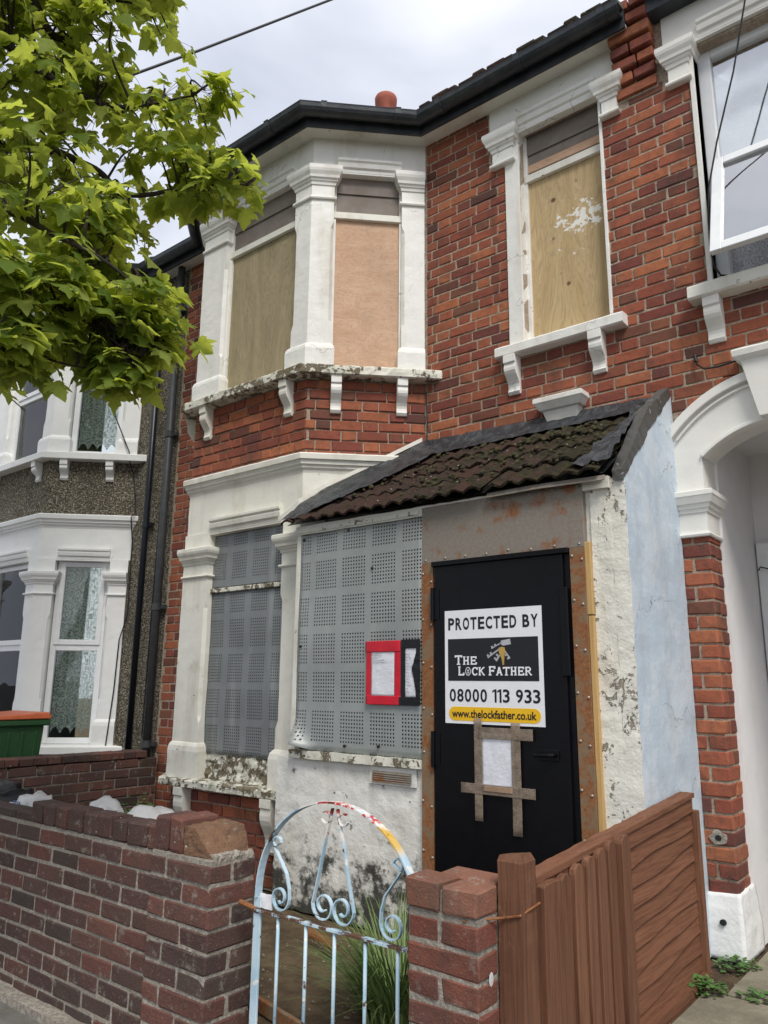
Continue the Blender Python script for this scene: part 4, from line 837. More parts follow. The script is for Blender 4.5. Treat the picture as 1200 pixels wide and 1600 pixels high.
# capital and arch
def arch_block(sgn):
    x0 = AX + sgn * .575; x1 = AX + sgn * .404; a_, b_ = min(x0, x1), max(x0, x1)
    pts = [V(a_ + .01, -.012), V(b_, -.012), V(b_, .22), V(a_ + .01, .22)] if sgn < 0 else [V(a_, -.012), V(b_ - .01, -.012), V(b_ - .01, .22), V(a_, .22)]
    m = MB(); prof_loft(m, pts, [(0, 2.07), (.010, 2.072), (.014, 2.082), (.010, 2.094), (0, 2.096), (0, 2.20), (.008, 2.203), (.012, 2.222), (.020, 2.226), (.024, 2.245), (.034, 2.25), (.046, 2.285), (.05, 2.29), (.05, 2.315), (.042, 2.32)], [1, 1, 0, 1] if sgn < 0 else [1, 1, 0, 1]); m.build('capital', M['cream'], rh)
arch_block(-1); arch_block(1)
def arch_band(r_in, r_out, c_in, c_out, d0, d1, name, par, mat):
    n = 28; m = MB(); rings = []
    for i in range(n + 1):
        t = i / n; xi = AX - .404 + .808 * t
        fi = lambda r, c, half: (AX + half * (2 * t - 1), c + math.sqrt(max(0, r * r - (half * (2 * t - 1)) ** 2)))
        (ax_, az_), (bx_, bz_) = fi(r_in, c_in, min(.404, r_in * .98)), fi(r_out, c_out, .575)
        rings.append([F0.p(ax_, d0, az_), F0.p(bx_, d0, bz_), F0.p(bx_, d1, bz_), F0.p(ax_, d1, az_)])
    m.loft(rings); return m.build(name, mat, par)
ab = MB(); n = 28; rings = []
ab.box(-1.352, -1.186, -.22, .012, 2.318, 2.55); ab.box(AX + .406, AX + .572, -.22, .012, 2.318, 2.55)
for i in range(n + 1):
    t = 2 * i / n - 1; xi = AX + .404 * t; xo = AX + .572 * t
    rings.append([F0.p(xi, -.22, arc_in(xi)), F0.p(xo, -.22, arc_out(xo)), F0.p(xo, .0115, arc_out(xo)), F0.p(xi, .0115, arc_in(xi))])
ab.loft(rings)
ab.add([F0.p(-1.352, .0118, 2.5), F0.p(-1.184, .0118, 2.5), F0.p(-1.184, .0118, arc_in(-1.184)), F0.p(-1.352, .0118, arc_out(-1.352))], [(0, 1, 2, 3)])
arch = ab.build('arch', M['cream'], rh)
for (rad, cz, half, wd, pj) in ((.74, 2.20, .572, .05, .045), (.69, 2.20, .53, .012, .03), (.605, 2.081, .404, .022, .03)):
    m = MB(); m.bar([F0.p(AX + half * (2 * i / 30 - 1), .0, cz - .02 + math.sqrt(max(0, rad ** 2 - (half * (2 * i / 30 - 1)) ** 2))) for i in range(31)], pj * 2, wd, (0, 1, 0)); m.build('arch_moulding', M['cream'], arch, bevel=.003)
m = MB(); m.loft([[V(AX - .085, -.075, 2.66), V(AX + .085, -.075, 2.66), V(AX + .085, .1, 2.66), V(AX - .085, .1, 2.66)], [V(AX - .15, -.085, 2.985), V(AX + .15, -.085, 2.985), V(AX + .15, .1, 2.985), V(AX - .15, .1, 2.985)]]); ks = m.build('keystone', M['cream'], arch, bevel=.003)
m = MB(); prof_loft(m, [V(AX - .15, -.085), V(AX + .15, -.085), V(AX + .15, .05), V(AX - .15, .05)], [(0, 2.975), (.015, 2.985), (.03, 3.0), (.035, 3.03), (.03, 3.04)], [1, 1, 0, 1]); m.build('keystone_cap', M['cream'], arch, rough=(.05, .002, 17))
# recessed porch interior and door
m = MB(); m.wbox(-1.345, -1.172, .212, .95, 0.0, 2.9); m.build('porch_inner_wall', M['inner'], rh, rough=(.14, .002, 6))
m = MB(); m.wbox(-.40, -.22, .242, .95, 0.0, 2.9); m.build('porch_inner_wall', M['inner'], rh)
m = MB(); m.wbox(-1.345, -.2, .95, 1.05, 0.0, 2.95); m.wbox(-1.345, -.2, .242, 1.05, 2.74, 2.9); m.build('porch_back_wall', M['inner'], rh)
m = MB(); m.wbox(-1.165, -1.06, .895, .948, 0, 2.16); m.wbox(-.56, -.455, .895, .948, 0, 2.16); m.wbox(-1.165, -.455, .894, .9485, 2.085, 2.16); df = m.build('door_frame', M['upvc'], rh, bevel=.006)
m = MB(); m.wbox(-1.055, -.565, .915, .947, .03, 2.08); rd = m.build('door', M['upvc'], rh, bevel=.006)
for (z0, z1) in ((.2, .95), (1.15, 1.95)):
    m = MB(); m.wbox(-.98, -.64, .905, .916, z0, z1); m.build('door_panel', M['upvc'], rd, bevel=.008)
m = MB(); m.wbox(-1.125, -1.095, .878, .896, 1.58, 1.68); m.build('doorbell', M['upvc'], df, bevel=.004)
m = MB(); m.tube([V(-1.16, .90, 1.99), V(-1.14, .86, 2.005), V(-1.08, .85, 1.985), V(-.98, .85, 1.93), V(-.8, .86, 1.88)], .004, 6); m.build('cable', M['wire'], rh)
m = MB(); m.tube([V(-1.17, -.012, 3.08), V(-1.165, -.03, 3.04), V(-1.125, -.04, 3.0), V(-1.05, -.05, 2.99), V(-.95, -.05, 3.0), V(-.9, -.06, 3.0)], .0055, 6); m.tube([V(-1.175, .0, 3.10), V(-1.175, -.02, 3.10), V(-1.17, -.025, 3.06)], .010, 6); m.build('cable', M['wire'], rh)
# upper window
f = MB(); f.box(-1.215, RX1 + .2, -.02, .012, 5.14, 5.40); f.box(-1.215, -1.05, -.02, .0118, 5.08, 5.1405); rf = f.build('window_frieze', M['cream'], rh, bevel=.002)
m = MB(); m.box(-1.072, RX0, -.15, .014, 3.47, 5.08); m.build('architrave', M['cream'], rf, bevel=.002)
m = MB(); prof_loft(m, [V(-1.19, -.03), V(-1.07, -.03), V(-1.07, .1), V(-1.19, .1)], [(o, 4.87 + z) for o, z in CAPP], [1, 1, 0, 1]); m.build('capital', M['cream'], rf)
hood(rf, F0, -1.02, RX1, 5.12, 5.235, M['cream'], d0=.012)
m = MB(); m.prism([(-.14, 3.405), (.09, 3.405), (.102, 3.415), (.102, 3.475), (.092, 3.487), (-.14, 3.495)], -1.165, RX1 + .1); m.build('sill', M['white_old'], rf, rough=(.06, .003, 17))
for s_ in (-1.05, .0): corbel(rf, F0, s_, 3.407, M['cream'], wd=.09)
def frame_rect(m, fr, s0, s1, d0, d1, z0, z1, wd):
    m.box(s0, s0 + wd, d0, d1, z0, z1, fr); m.box(s1 - wd, s1, d0, d1, z0, z1, fr); m.box(s0 + wd, s1 - wd, d0 + .0005, d1 - .0005, z0, z0 + wd, fr); m.box(s0 + wd, s1 - wd, d0 + .0005, d1 - .0005, z1 - wd, z1, fr); return m
m = MB(); frame_rect(m, F0, RX0, RX1, -.15, -.08, 3.49, 5.12, .075); m.box(RX0 + .075, RX1 - .075, -.149, -.081, 4.275, 4.335, F0); wfr = m.build('window_frame', M['upvc'], rh, bevel=.005)
m = MB(); m.box(RX0 + .075, RX1 - .075, -.12, -.114, 4.33, 5.05, F0); m.build('pane', M['glass2'], wfr)
# open top-hung sash
hy, hz = .075, 4.29; th = math.radians(19); sb = MB(); frame_rect(sb, F0, RX0 + .05, RX1 - .05, 0, .05, 0, .76, .062)
Rm = lambda p: Vector((p[0], hy - .02 - (-p[1]) - (.76 - p[2]) * math.sin(th), hz - (.76 - p[2]) * math.cos(th)))
sb.v = [tuple(Rm(p)) for p in sb.v]; so_ = sb.build('opening_sash', M['upvc'], wfr, bevel=.005)
gb = MB(); gb.box(RX0 + .112, RX1 - .112, .02, .026, .062, .698); gb.v = [tuple(Rm(p)) for p in gb.v]; gb.build('pane', M['glass2'], so_)
def curtain(parent, name, fr, s0, s1, d, z0, z1, mat, folds=7, amp=.015, scallop=0):
    nx, nz2 = 70, 8; vs = []
    for j in range(nz2 + 1):
        for i in range(nx + 1):
            u = i / nx; zb_ = z0 + (scallop * abs(math.sin(u * math.pi * 4)) if scallop else 0); z_ = zb_ + (z1 - zb_) * j / nz2
            vs.append(fr.p(s0 + (s1 - s0) * u, d + amp * math.sin(u * math.pi * 2 * folds + .6 * math.sin(j * .5)), z_))
    n1 = nx + 1; m = MB(); m.add(vs, [(j * n1 + i, j * n1 + i + 1, (j + 1) * n1 + i + 1, (j + 1) * n1 + i) for j in range(nz2) for i in range(nx)]); return m.build(name, mat, parent, smooth=True)
curtain(rh, 'net_curtain', F0, RX0 + .02, RX1, -.21, 3.48, 4.9, M['net'], 5)
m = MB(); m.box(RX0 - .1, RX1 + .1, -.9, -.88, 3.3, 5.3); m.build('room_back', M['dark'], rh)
# roof edge of the right house
rr2 = MB(); rr2.prism([(-.03, 5.40), (.12, 5.395), (.12, 5.50), (.20, 5.5), (.24, 5.56), (-.03, 5.70)], -1.27, .7); ro = rr2.build('roof', M['black_gutter'], rh)
m = MB(); m.add([(XE, -.1, 5.5), (.7, -.1, 5.5), (.7, 4.2, 7.75), (XE, 4.2, 7.75)], [(0, 1, 2, 3)]); m.build('roof_slope', M['slate'], ro)
# trailing black cable in front of the right window
cab = MB(); cab.tube([V(-.52, -.30, 5.75), V(-.64, -.22, 5.25), V(-.80, -.15, 4.68), V(-.93, -.12, 4.3), V(-1.0, -.10, 4.05), V(-1.02, -.09, 3.85), V(-1.025, -.09, 3.68), V(-1.01, -.085, 3.56), V(-.985, -.08, 3.505), V(-.95, -.06, 3.50)], .0055, 6)
tag(cab.build('hanging_cable', M['wire']), 'black cable hanging down across the open white window', 'cable')

# ------------------------------------------------------------------ left neighbour
LX = -6.62
lh = thing('terraced_house', (-7.6, 0, 0), 'pebbledashed neighbouring house with white bay and lace curtains behind the tree', 'house', 'terraced houses in the row')
m = MB(); m.wbox(-6.72, -5.99, 0.002, .24, 0, 5.5); m.wbox(-11.0, LX - 2.40, .002, .24, 0, 5.5); m.build('wall', M['dash'], lh)
bay_loft(LX, [(-.002, 0), (-.002, .60)]).build('bay_base', M['dash'], lh); bay_loft(LX, [(-.002, 2.80), (-.002, 3.43)]).build('bay_panel', M['dash'], lh)
lup = bay_loft(LX, [(-.50, 3.42), (-.50, 5.36)]).build('upper_bay', M['dark'], lh); llo = bay_loft(LX, [(-.50, .6), (-.50, 2.74)]).build('lower_bay', M['dark'], lh)
LUZ = {k: v + .02 for k, v in UZ.items()}; LLZ = {k: v + .04 for k, v in LZ.items()}; LLZ['sill'] = .70; LLZ['base'] = .93; LLZ['head'] = 2.44
fc2, fb2 = bay_storey(lup, LX, LUZ, (M['white_clean'], None), None); bay_storey(llo, LX, LLZ, (M['white_clean'], None), None)
bay_loft(LX, [(.085, 3.425), (.10, 3.43), (.10, 3.49), (.09, 3.498), (-.12, 3.505)]).build('sill', M['white_clean'], lup); bay_loft(LX, [(.07, .625), (.085, .63), (.085, .69), (.075, .70), (-.12, .71)]).build('sill', M['white_clean'], llo)
bay_loft(LX, [(0, 2.74), (.006, 2.762), (.02, 2.775), (.022, 2.792), (.036, 2.798), (.040, 2.825), (.055, 2.83), (.058, 2.868), (.05, 2.878), (-.05, 2.888)]).build('cornice', M['white_clean'], llo)
for s_ in (-.70, -.26): corbel(lup, fc2, s_, 3.427, M['white_clean'], h=.20)
for s_ in (-1.06, -.16): corbel(lup, fb2, s_, 3.427, M['white_clean'], h=.20)
def glazed(parent, fr, s0, s1, z0, zr, z1, lace=True, d=-.06):
    m = MB(); frame_rect(m, fr, s0, s1, d - .05, d, z0, z1, .055); m.box(s0 + .055, s1 - .055, d - .049, d - .001, zr - .035, zr + .035, fr); w_ = m.build('window', M['upvc'], parent, bevel=.004)
    m = MB(); m.box(s0 + .055, s1 - .055, d - .028, d - .022, z0 + .055, zr - .035, fr); m.build('pane', M['glass'], w_)
    m = MB(); frame_rect(m, fr, s0 + .03, s1 - .03, d - .01, d + .012, zr + .02, z1 - .03, .05); m.build('top_sash', M['upvc'], w_, bevel=.004)
    m = MB(); m.box(s0 + .07, s1 - .07, d - .012, d - .006, zr + .06, z1 - .07, fr); m.build('pane', M['glass'], w_)
    if lace: curtain(w_, 'lace_curtain', fr, s0 + .058, s1 - .058, d - .062, z0 + .09, z1, M['lace'], 6, .009, .06)
glazed(llo, fc2, -.69, -.20, .71, 1.60, 2.45); glazed(llo, fb2, -.965, -.165, .71, 1.60, 2.45)
glazed(lup, fc2, -.69, -.20, 3.50, 4.25, 5.10); glazed(lup, fb2, -.965, -.165, 3.50, 4.25, 5.10)
lroof = eaves(lh, [(-.03, 5.39), (.135, 5.385), (.155, 5.36), (.155, 5.45), (.24, 5.45), (.26, 5.50), (-.02, 5.66)], 'roof', M['black_gutter'], -6.305, xr=LX, left=-11)
m = MB(); m.add([(-11, -.1, 5.5), (-6.305, -.1, 5.5), (-6.305, 4.2, 7.8), (-11, 4.2, 7.8)], [(0, 1, 2, 3)]); hp = [Vector((p.x, p.y, 5.52)) for p in offpoly(bay_pts(LX), .18, MULT)]; m.add(hp + [V(LX - 1.235, 1.0, 6.1)], [(0, 1, 4), (1, 2, 4), (2, 3, 4)]); m.build('roof_slope', M['slate'], lroof)
pipe(lh, -6.315, -.06, .030, .5, 5.40, M['pipe_black'], (2.75, 4.6))
m = MB(); m.tube([V(-6.94, -.33, 4.65), V(-6.78, -.20, 3.9), V(-6.62, -.11, 3.52), V(-6.60, -.11, 3.42), V(-6.63, -.03, 3.3), V(-6.56, -.02, 2.92), V(-6.54, -.08, 2.85), V(-6.56, -.03, 2.6), V(-6.545, -.03, 1.9), V(-6.60, -.06, 1.67), V(-6.62, -.06, 1.2), V(-6.64, -.09, .62)], .006, 6); m.build('cable', M['wire'], lh)
m = MB(); m.tube([V(-6.17, -.01, 5.0), V(-6.16, -.012, 3.2), V(-6.18, -.012, 2.2), V(-6.19, -.012, .8)], .006, 6); m.build('cable', M['wire'], lh)

# ------------------------------------------------------------------ boundary wall to the left neighbour
bwl = thing('garden_wall', (-5.95, -1.0, 0), 'low dark brick wall running from house front between the two left gardens', 'wall')
m = MB(); m.wbox(-6.10, -5.908, -2.15, -.03, 0, .625); bo_ = m.build('core', M['mortar_grey'], bwl); FBW = Fr((-5.90, 0), 90); w3 = Wall(250)
bond(w3, bo_, 'brick_dark', FBW, -2.14, -.04, .05, .645, kind='stretcher'); w3.finish(bo_)
for k in range(19): w3.put(bo_, 'brick_dark', FBW, -2.14 + k * .1115, -2.14 + k * .1115 + .1025, .650, .705, .004, depth=.21) if k < 18 else None
# ------------------------------------------------------------------ front garden wall
gw = thing('garden_wall', (-3.4, -2.1, -.1), 'weathered purple brown brick front garden wall with end pillar and broken top brick', 'wall')
WY = -2.205; m = MB(); m.wbox(-6.2, -2.80, WY + .0045, WY + .098, -.2, .603); gwo = m.build('core', M['mortar_grey'], gw); w4 = Wall(290); FG = Fr((0, WY), 0)
bond(w4, gwo, 'brick_dark', FG, -4.9, -2.815, -.155, .595, kind='stretcher', zref=-.155, jt=.0125)
bond(w4, gwo, 'brick_dark', FG, -6.2, -4.91, -.155, .595, kind='stretcher', zref=-.155, objs=False)
s_ = -2.822
ws = [.075, .15, .11, .115, .118, .125, .115, .11, .12, .115, .11, .115, .12, .11, .115, .118]
for k, wd in enumerate(ws):
    hi = .695 + R_.uniform(-.006, .006)
    if s_ - wd > -3.88: w4.put(gwo, 'brick_dark', FG, s_ - wd + .010, s_, .605, hi, .004, depth=.112, name='cap_brick')
    s_ -= wd
for k in range(12): w4.put(gwo, 'brick_dark', FG, -4.0 - k * .2, -4.0 - k * .2 + .19, .605, .66 - .02, .004, depth=.112, name='cap_brick')
m = MB(); m.wbox(-6.2, -2.84, WY - .07, WY + .02, -.18, -.125); m.build('footing', M['mortar_grey'], gw, rough=(.06, .012, 10))
# its pillar
def pillar(parent, mat, x0, x1, y0, y1, zs, n, patt, wl, jt=.0125, gauge=.0765):
    m = MB(); m.wbox(x0 + .0045, x1 - .0045, y0 + .0045, y1 - .0045, -.2, zs + n * gauge + .006); c = m.build('pillar_core', M['mortar_grey'], parent)
    for k in range(n):
        z_ = zs + k * gauge
        for (a_, b_, p, q) in patt[k % len(patt)]:
            X0, X1 = x0 + a_ * (x1 - x0), x0 + b_ * (x1 - x0); Y0, Y1 = y0 + p * (y1 - y0), y0 + q * (y1 - y0)
            if a_ > 0: X0 += jt / 2
            if b_ < 1: X1 -= jt / 2
            if p > 0: Y0 += jt / 2
            if q < 1: Y1 -= jt / 2
            wl.put(c, mat, Fr((0, Y0), 0), X0, X1, z_, z_ + gauge - jt, 0, depth=Y1 - Y0)
    return c
PL = (-2.822, -2.448, -2.232, -2.005)
pc = pillar(gw, 'brick_dark', *PL, -.1565, 10, [[(0, .56, 0, .5), (.56, 1, 0, 1), (0, .56, .5, 1)], [(0, .28, 0, 1), (.28, 1, 0, .5), (.28, .62, .5, 1), (.62, 1, .5, 1)]], w4)
for (a_, b_, dp, zt) in ((-2.815, -2.735, .16, .745), (-2.722, -2.645, .19, .748)): w4.put(pc, 'brick_dark', Fr((0, PL[2] + .01), 0), a_, b_, .615, zt, 0, depth=dp, name='cap_brick')
w4.finish(gwo)
m = MB(); m.loft([[V(-2.632, -2.215, .617), V(-2.475, -2.20, .617), V(-2.462, -2.03, .617), V(-2.628, -2.03, .617)], [V(-2.634, -2.217, .68), V(-2.535, -2.205, .672), V(-2.475, -2.035, .69), V(-2.63, -2.02, .69)], [V(-2.634, -2.217, .722), V(-2.575, -2.21, .715), V(-2.485, -2.04, .722), V(-2.63, -2.02, .728)]])
M['brick_raw'] = mat_brick('broken_brick_clay', [(.20, .115, .065), (.18, .10, .06)], dirt=(.07, .05, .038), dirt_amt=.8, lichen=.5, bumpd=.01)
tag(m.build('broken_brick', M['brick_raw'], pc, rough=(.02, .005, 34)), 'broken orange half brick on top of the pillar')
m = MB(); m.wbox(-2.50, -2.452, -2.20, -2.02, .606, .632); m.build('mortar_crumbs', M['mortar_grey'], pc, rough=(.02, .012, 34))
# ------------------------------------------------------------------ right gate pillar
gp_ = thing('gate_pillar', (-1.4, -2.1, -.1), 'short square brick gate pillar with worn cap bricks between iron gate and brown post', 'pillar')
w5 = Wall(100); PRp = (-1.530, -1.280, -2.222, -1.985)
M['brick_p'] = mat_brick('gate_pillar_brick', [(.16, .055, .04), (.20, .075, .05), (.12, .042, .034), (.22, .085, .055)], dirt=(.06, .05, .042), dirt_amt=.5, lichen=.25, bumpd=.006)
pc = pillar(gp_, 'brick_p', *PRp, -.1515, 10, [[(0, 1, 0, .48), (0, 1, .48, 1)], [(0, .47, 0, 1), (.47, 1, 0, .48), (.47, 1, .48, 1)]], w5)
for (a_, b_) in ((-1.534, -1.412), (-1.403, -1.280)): w5.put(pc, 'brick_cap', Fr((0, -2.228), 0), a_, b_, .622, .704 if a_ < -1.5 else .695, 0, depth=.118, name='cap_brick')
m = MB(); m.wbox(-1.52, -1.288, -2.215, -1.995, .60, .68); m.build('cap_bed', M['mortar_grey'], pc, rough=(.04, .003, 20))
w5.put(pc, 'brick_cap', Fr((0, -2.10), 0), -1.50, -1.29, .622, .698, 0, depth=.11, name='cap_brick')
m = MB(); dome(m, (-2.155, .455, .0005), .013, Fr((-1.28, 0), 90)); m.v = [(-1.2795 + (x + 1.28) * .15, y, .455 + (z - .455) * 1.5) for x, y, z in m.v]; m.build('paint_splash', M['bag_white'], gp_)

# ------------------------------------------------------------------ wooden fence, post and gate leaf on the right
ft = thing('fence_post', (-1.24, -2.06, 0), 'square brown timber post wired to brick gate pillar', 'post')
m = MB(); m.loft([[V(-1.275, -2.118, -.1), V(-1.195, -2.118, -.1), V(-1.195, -2.03, -.1), V(-1.275, -2.03, -.1)], [V(-1.275, -2.118, .765), V(-1.195, -2.118, .765), V(-1.195, -2.03, .765), V(-1.275, -2.03, .765)], [V(-1.270, -2.112, .782), V(-1.203, -2.104, .79), V(-1.205, -2.04, .786), V(-1.268, -2.04, .775)]]); m.build('shaft', M['fence'], ft, rough=(.05, .002, 12))
m = MB(); m.tube([V(-1.33, -2.224, .612), V(-1.25, -2.124, .615), V(-1.20, -2.124, .628), V(-1.190, -2.07, .64), V(-1.19, -2.02, .645)], .0035, 6); m.build('wire_tie', M['rusty'], ft)
fen = thing('garden_fence', (-1.29, -1.2, 0), 'brown overlapping board fence panel running up to pale blue wall', 'fence')
def ftop(y): return .675 + (y + 1.9) * .066
XF = -1.285
m = MB(); m.loft([[V(XF - .03, y, ftop(y) - .004), V(XF + .035, y, ftop(y) - .004), V(XF + .035, y, ftop(y) + .016), V(XF - .03, y, ftop(y) + .016)] for y in (-2.02, -1.2, -.36)]); m.build('capping', M['fence_h'], fen, rough=(.05, .003, 14))
m = MB(); m.loft([[V(XF + .012, y, ftop(y) - .065), V(XF + .026, y, ftop(y) - .065), V(XF + .026, y, ftop(y) - .004), V(XF + .012, y, ftop(y) - .004)] for y in (-2.02, -1.2, -.37)]); m.build('top_rail', M['fence_h'], fen)
rr = random.Random(9); nb = 9
for k in range(nb):
    h_ = .082; m = MB(); rings = []; amp = rr.uniform(.002, .007); ph = rr.uniform(0, 6); ph2 = rr.uniform(0, 6)
    for i in range(25):
        y = -2.02 + 1.65 * i / 24; zt = ftop(y) - .058 - k * .074; wv = amp * math.sin(y * 4.2 + ph) + .006 * math.sin(y * 9.7 + ph2)
        zb_ = zt - h_ - wv
        rings.append([V(XF + .003, y, zt), V(XF + .008, y, zt), V(XF + .022 + .002 * math.sin(y * 6 + ph), y, zb_), V(XF + .014, y, zb_ - .001)])
    m.loft(rings); m.build('board', M['fence_h'], fen)
m = MB(); m.wbox(XF - .02, XF + .045, -.372, -.335, -.02, .715); m.build('end_batten', M['fence'], fen, bevel=.003)
m = MB(); m.wbox(XF - .02, XF + .03, -1.25, -1.215, -.02, .70); m.build('batten', M['fence'], fen, bevel=.003)
m = MB(); m.wbox(XF - .015, XF + .05, -2.0, -.33, -.02, .035); m.build('gravel_board', M['fence_h'], fen, rough=(.08, .004, 10))
m = MB(); rr = random.Random(2)
for k in range(nb):
    for y in (-1.23, -.352): dome(m, (y + rr.uniform(-.006, .006), ftop(y) - .10 - k * .074, .0305 if y < -1 else .0455), .004, Fr((XF, 0), 90))
tag(m.build('nail_heads', M['rusty'], fen), kind='stuff')
wg = thing('wooden_gate', (-1.23, -1.6, 0), 'small brown picket gate leaf standing open against the fence panel', 'gate'); XG = -1.245
def gst(y0, y1, zt, name, rd=.02, x0=-.013, x1=.013):
    m = MB(); yc = (y0 + y1) / 2; hw = (y1 - y0) / 2; out = [(y0, .02), (y1, .02)] + [(yc + hw * math.cos(t * math.pi / 6), zt - rd + rd * math.sin(t * math.pi / 6)) for t in range(7)]
    m.extr(out, x0, x1, Fr((XG, 0), 90)); return m.build(name, M['fence'], wg, bevel=.003)
gst(-1.925, -1.80, .672, 'stile', .008, -.02, .022)
for k, (y, zt) in enumerate(((-1.755, .675), (-1.655, .69), (-1.56, .70), (-1.465, .712), (-1.375, .725))): gst(y - .034, y + .034, zt, 'picket', .03)
gst(-1.325, -1.245, .735, 'stile', .03, -.02, .03)
for z_ in (.15, .52): m = MB(); m.wbox(XG - .035, XG - .0135, -1.92, -1.25, z_, z_ + .07); m.build('rail', M['fence'], wg)

# ------------------------------------------------------------------ iron gate
ig = thing('garden_gate', (-1.93, -2.13, -.05), 'rusty pale blue wrought iron garden gate with arched top and scrolls', 'gate')
GY = -2.115; FGt = Fr((0, GY), 0); GL_, GR_ = -2.305, -1.555; GC = (GL_ + GR_) / 2; ZR = .455
def g3(s, z, d=0): return FGt.p(s, d, z)
m = MB(); m.box(GL_ - .018, GL_ + .018, -.005, .005, -.05, .50, FGt); m.build('stile', M['gate'], ig, bevel=.0015)
m = MB(); m.box(GR_ - .018, GR_ + .018, -.005, .005, -.05, .50, FGt); m.build('stile', M['gate'], ig, bevel=.0015)
m = MB(); m.box(GL_ - .018, GR_ + .03, -.012, .012, ZR - .004, ZR + .004, FGt); m.build('rail', M['gate'], ig)
m = MB(); m.box(GL_ - .018, GR_ + .018, -.012, .012, .012, .020, FGt); m.build('rail', M['gate'], ig)
for s_ in (-2.195, -2.055, -1.92, -1.783, -1.648):
    m = MB(); m.tube([g3(s_, .02), g3(s_, ZR)], .0065, 8); m.build('bar', M['gate'], ig, smooth=True)
hw = (GR_ - GL_) / 2
def arcz(t): return GC - hw * math.cos(t), .50 + .365 * math.sin(t) ** .92
m = MB(); m.bar([g3(*arcz(i / 40 * math.pi)) for i in range(41)], .032, .006, (0, 1, 0)); m.build('arch', M['gate'], ig)
def spiral(c, r0, a0, turns, sgn, n=26): return [g3(c[0] + r0 * (1 - .68 * i / n) * math.cos(a0 + sgn * turns * 2 * math.pi * i / n), c[1] + r0 * (1 - .68 * i / n) * math.sin(a0 + sgn * turns * 2 * math.pi * i / n)) for i in range(n + 1)]
def scroll(top, mid, c, r, a0, sgn, name, topc, topr, tsgn):
    p = list(reversed(spiral(topc, topr, math.pi / 2 if tsgn > 0 else math.pi / 2, .95, tsgn, 14))) + [g3(*mid)] + spiral(c, r, a0, 1.25, sgn)
    m = MB(); m.bar(p, .014, .0045, (0, 1, 0)); m.build(name, M['gate'], ig)
for sg in (-1, 1):
    # central heart
    p = [g3(GC + sg * .022, .835), g3(GC + sg * .045, .815), g3(GC + sg * .045, .80), g3(GC + sg * .03, .795), g3(GC + sg * .02, .81)]
    m = MB(); m.bar([g3(GC + sg * (.012 + .028 + .022 * math.cos(t * .5)), .812 + .020 * math.sin(t * .5)) for t in range(2, 13)], .014, .004, (0, 1, 0)); m.build('small_scroll', M['gate'], ig)
    path = [g3(GC + sg * .012, .845), g3(GC + sg * .045, .72), g3(GC + sg * .072, .61), g3(GC + sg * .086, .56)]
    path += spiral((GC + sg * .044, .525), .052, 0 if sg > 0 else math.pi, 1.35, -sg)
    m = MB(); m.bar(path, .014, .0045, (0, 1, 0)); m.build('scroll', M['gate'], ig)
    # side scrolls
    t0 = .62; ax_, az_ = arcz(t0 if sg < 0 else math.pi - t0)
    path = list(reversed([g3(ax_ - sg * (.022 + .020 * math.cos(k * .55)), az_ - .02 + .018 * math.sin(k * .55)) for k in range(0, 9)])) + [g3(ax_ - sg * .01, az_ - .04), g3(ax_ - sg * .075, .60), g3(ax_ - sg * .092, .55)]
    cx = ax_ - sg * .046
    path = path + spiral((cx, .515), .048, 0 if sg < 0 else math.pi, 1.35, sg)
    m = MB(); m.bar(path, .014, .0045, (0, 1, 0)); m.build('scroll', M['gate'], ig)
m = MB(); m.tube([g3(GL_ - .10, ZR + .01), g3(GL_, ZR)], .010, 8); m.build('hinge', M['rusty'], ig)
m = MB(); m.box(GL_ + .012, GL_ + .075, -.004, .004, ZR + .01, ZR + .06, FGt); m.build('latch_plate', M['sign_white'], ig, rough=(.02, .003, 30))

# ------------------------------------------------------------------ bin, bags, plants, oddments
bn = thing('wheelie_bin', (-6.55, -1.15, 0), 'green wheelie bin with orange lid beside left bay window', 'bin')
m = MB(); m.loft([[V(-6.72, -1.32, .05), V(-6.30, -1.32, .05), V(-6.30, -.94, .05), V(-6.72, -.94, .05)], [V(-6.78, -1.38, .93), V(-6.24, -1.38, .93), V(-6.24, -.90, .93), V(-6.78, -.90, .93)]]); m.build('body', M['bin_green'], bn, bevel=.02, seg=2)
m = MB(); m.loft([[V(-6.81, -1.41, .925), V(-6.21, -1.41, .925), V(-6.21, -.87, .925), V(-6.81, -.87, .925)], [V(-6.81, -1.41, .975), V(-6.21, -1.41, .975), V(-6.21, -.87, .975), V(-6.81, -.87, .975)]]); m.build('rim', M['bin_green'], bn, bevel=.01)
m = MB(); m.loft([[V(-6.82, -1.42, .977), V(-6.20, -1.42, .977), V(-6.20, -.86, .977), V(-6.82, -.86, .977)], [V(-6.80, -1.40, 1.0), V(-6.22, -1.40, 1.0), V(-6.22, -.88, 1.03), V(-6.80, -.88, 1.03)]]); m.build('lid', M['bin_orange'], bn, bevel=.008)
for k in range(4):
    y = -1.30 + k * .11; m = MB(); m.loft([[V(-6.302, y - .012, .1), V(-6.288, y - .012, .1), V(-6.288, y + .012, .1), V(-6.302, y + .012, .1)], [V(-6.246, y - .012, .88), V(-6.232, y - .012, .88), V(-6.232, y + .012, .88), V(-6.246, y + .012, .88)]]); m.build('rib', M['bin_green'], bn, bevel=.004)
for x in (-6.70, -6.32): m = MB(); m.tube([V(x - .03, -.90, .10), V(x + .03, -.90, .10)], .10, 16); m.build('wheel', M['bag_black'], bn)
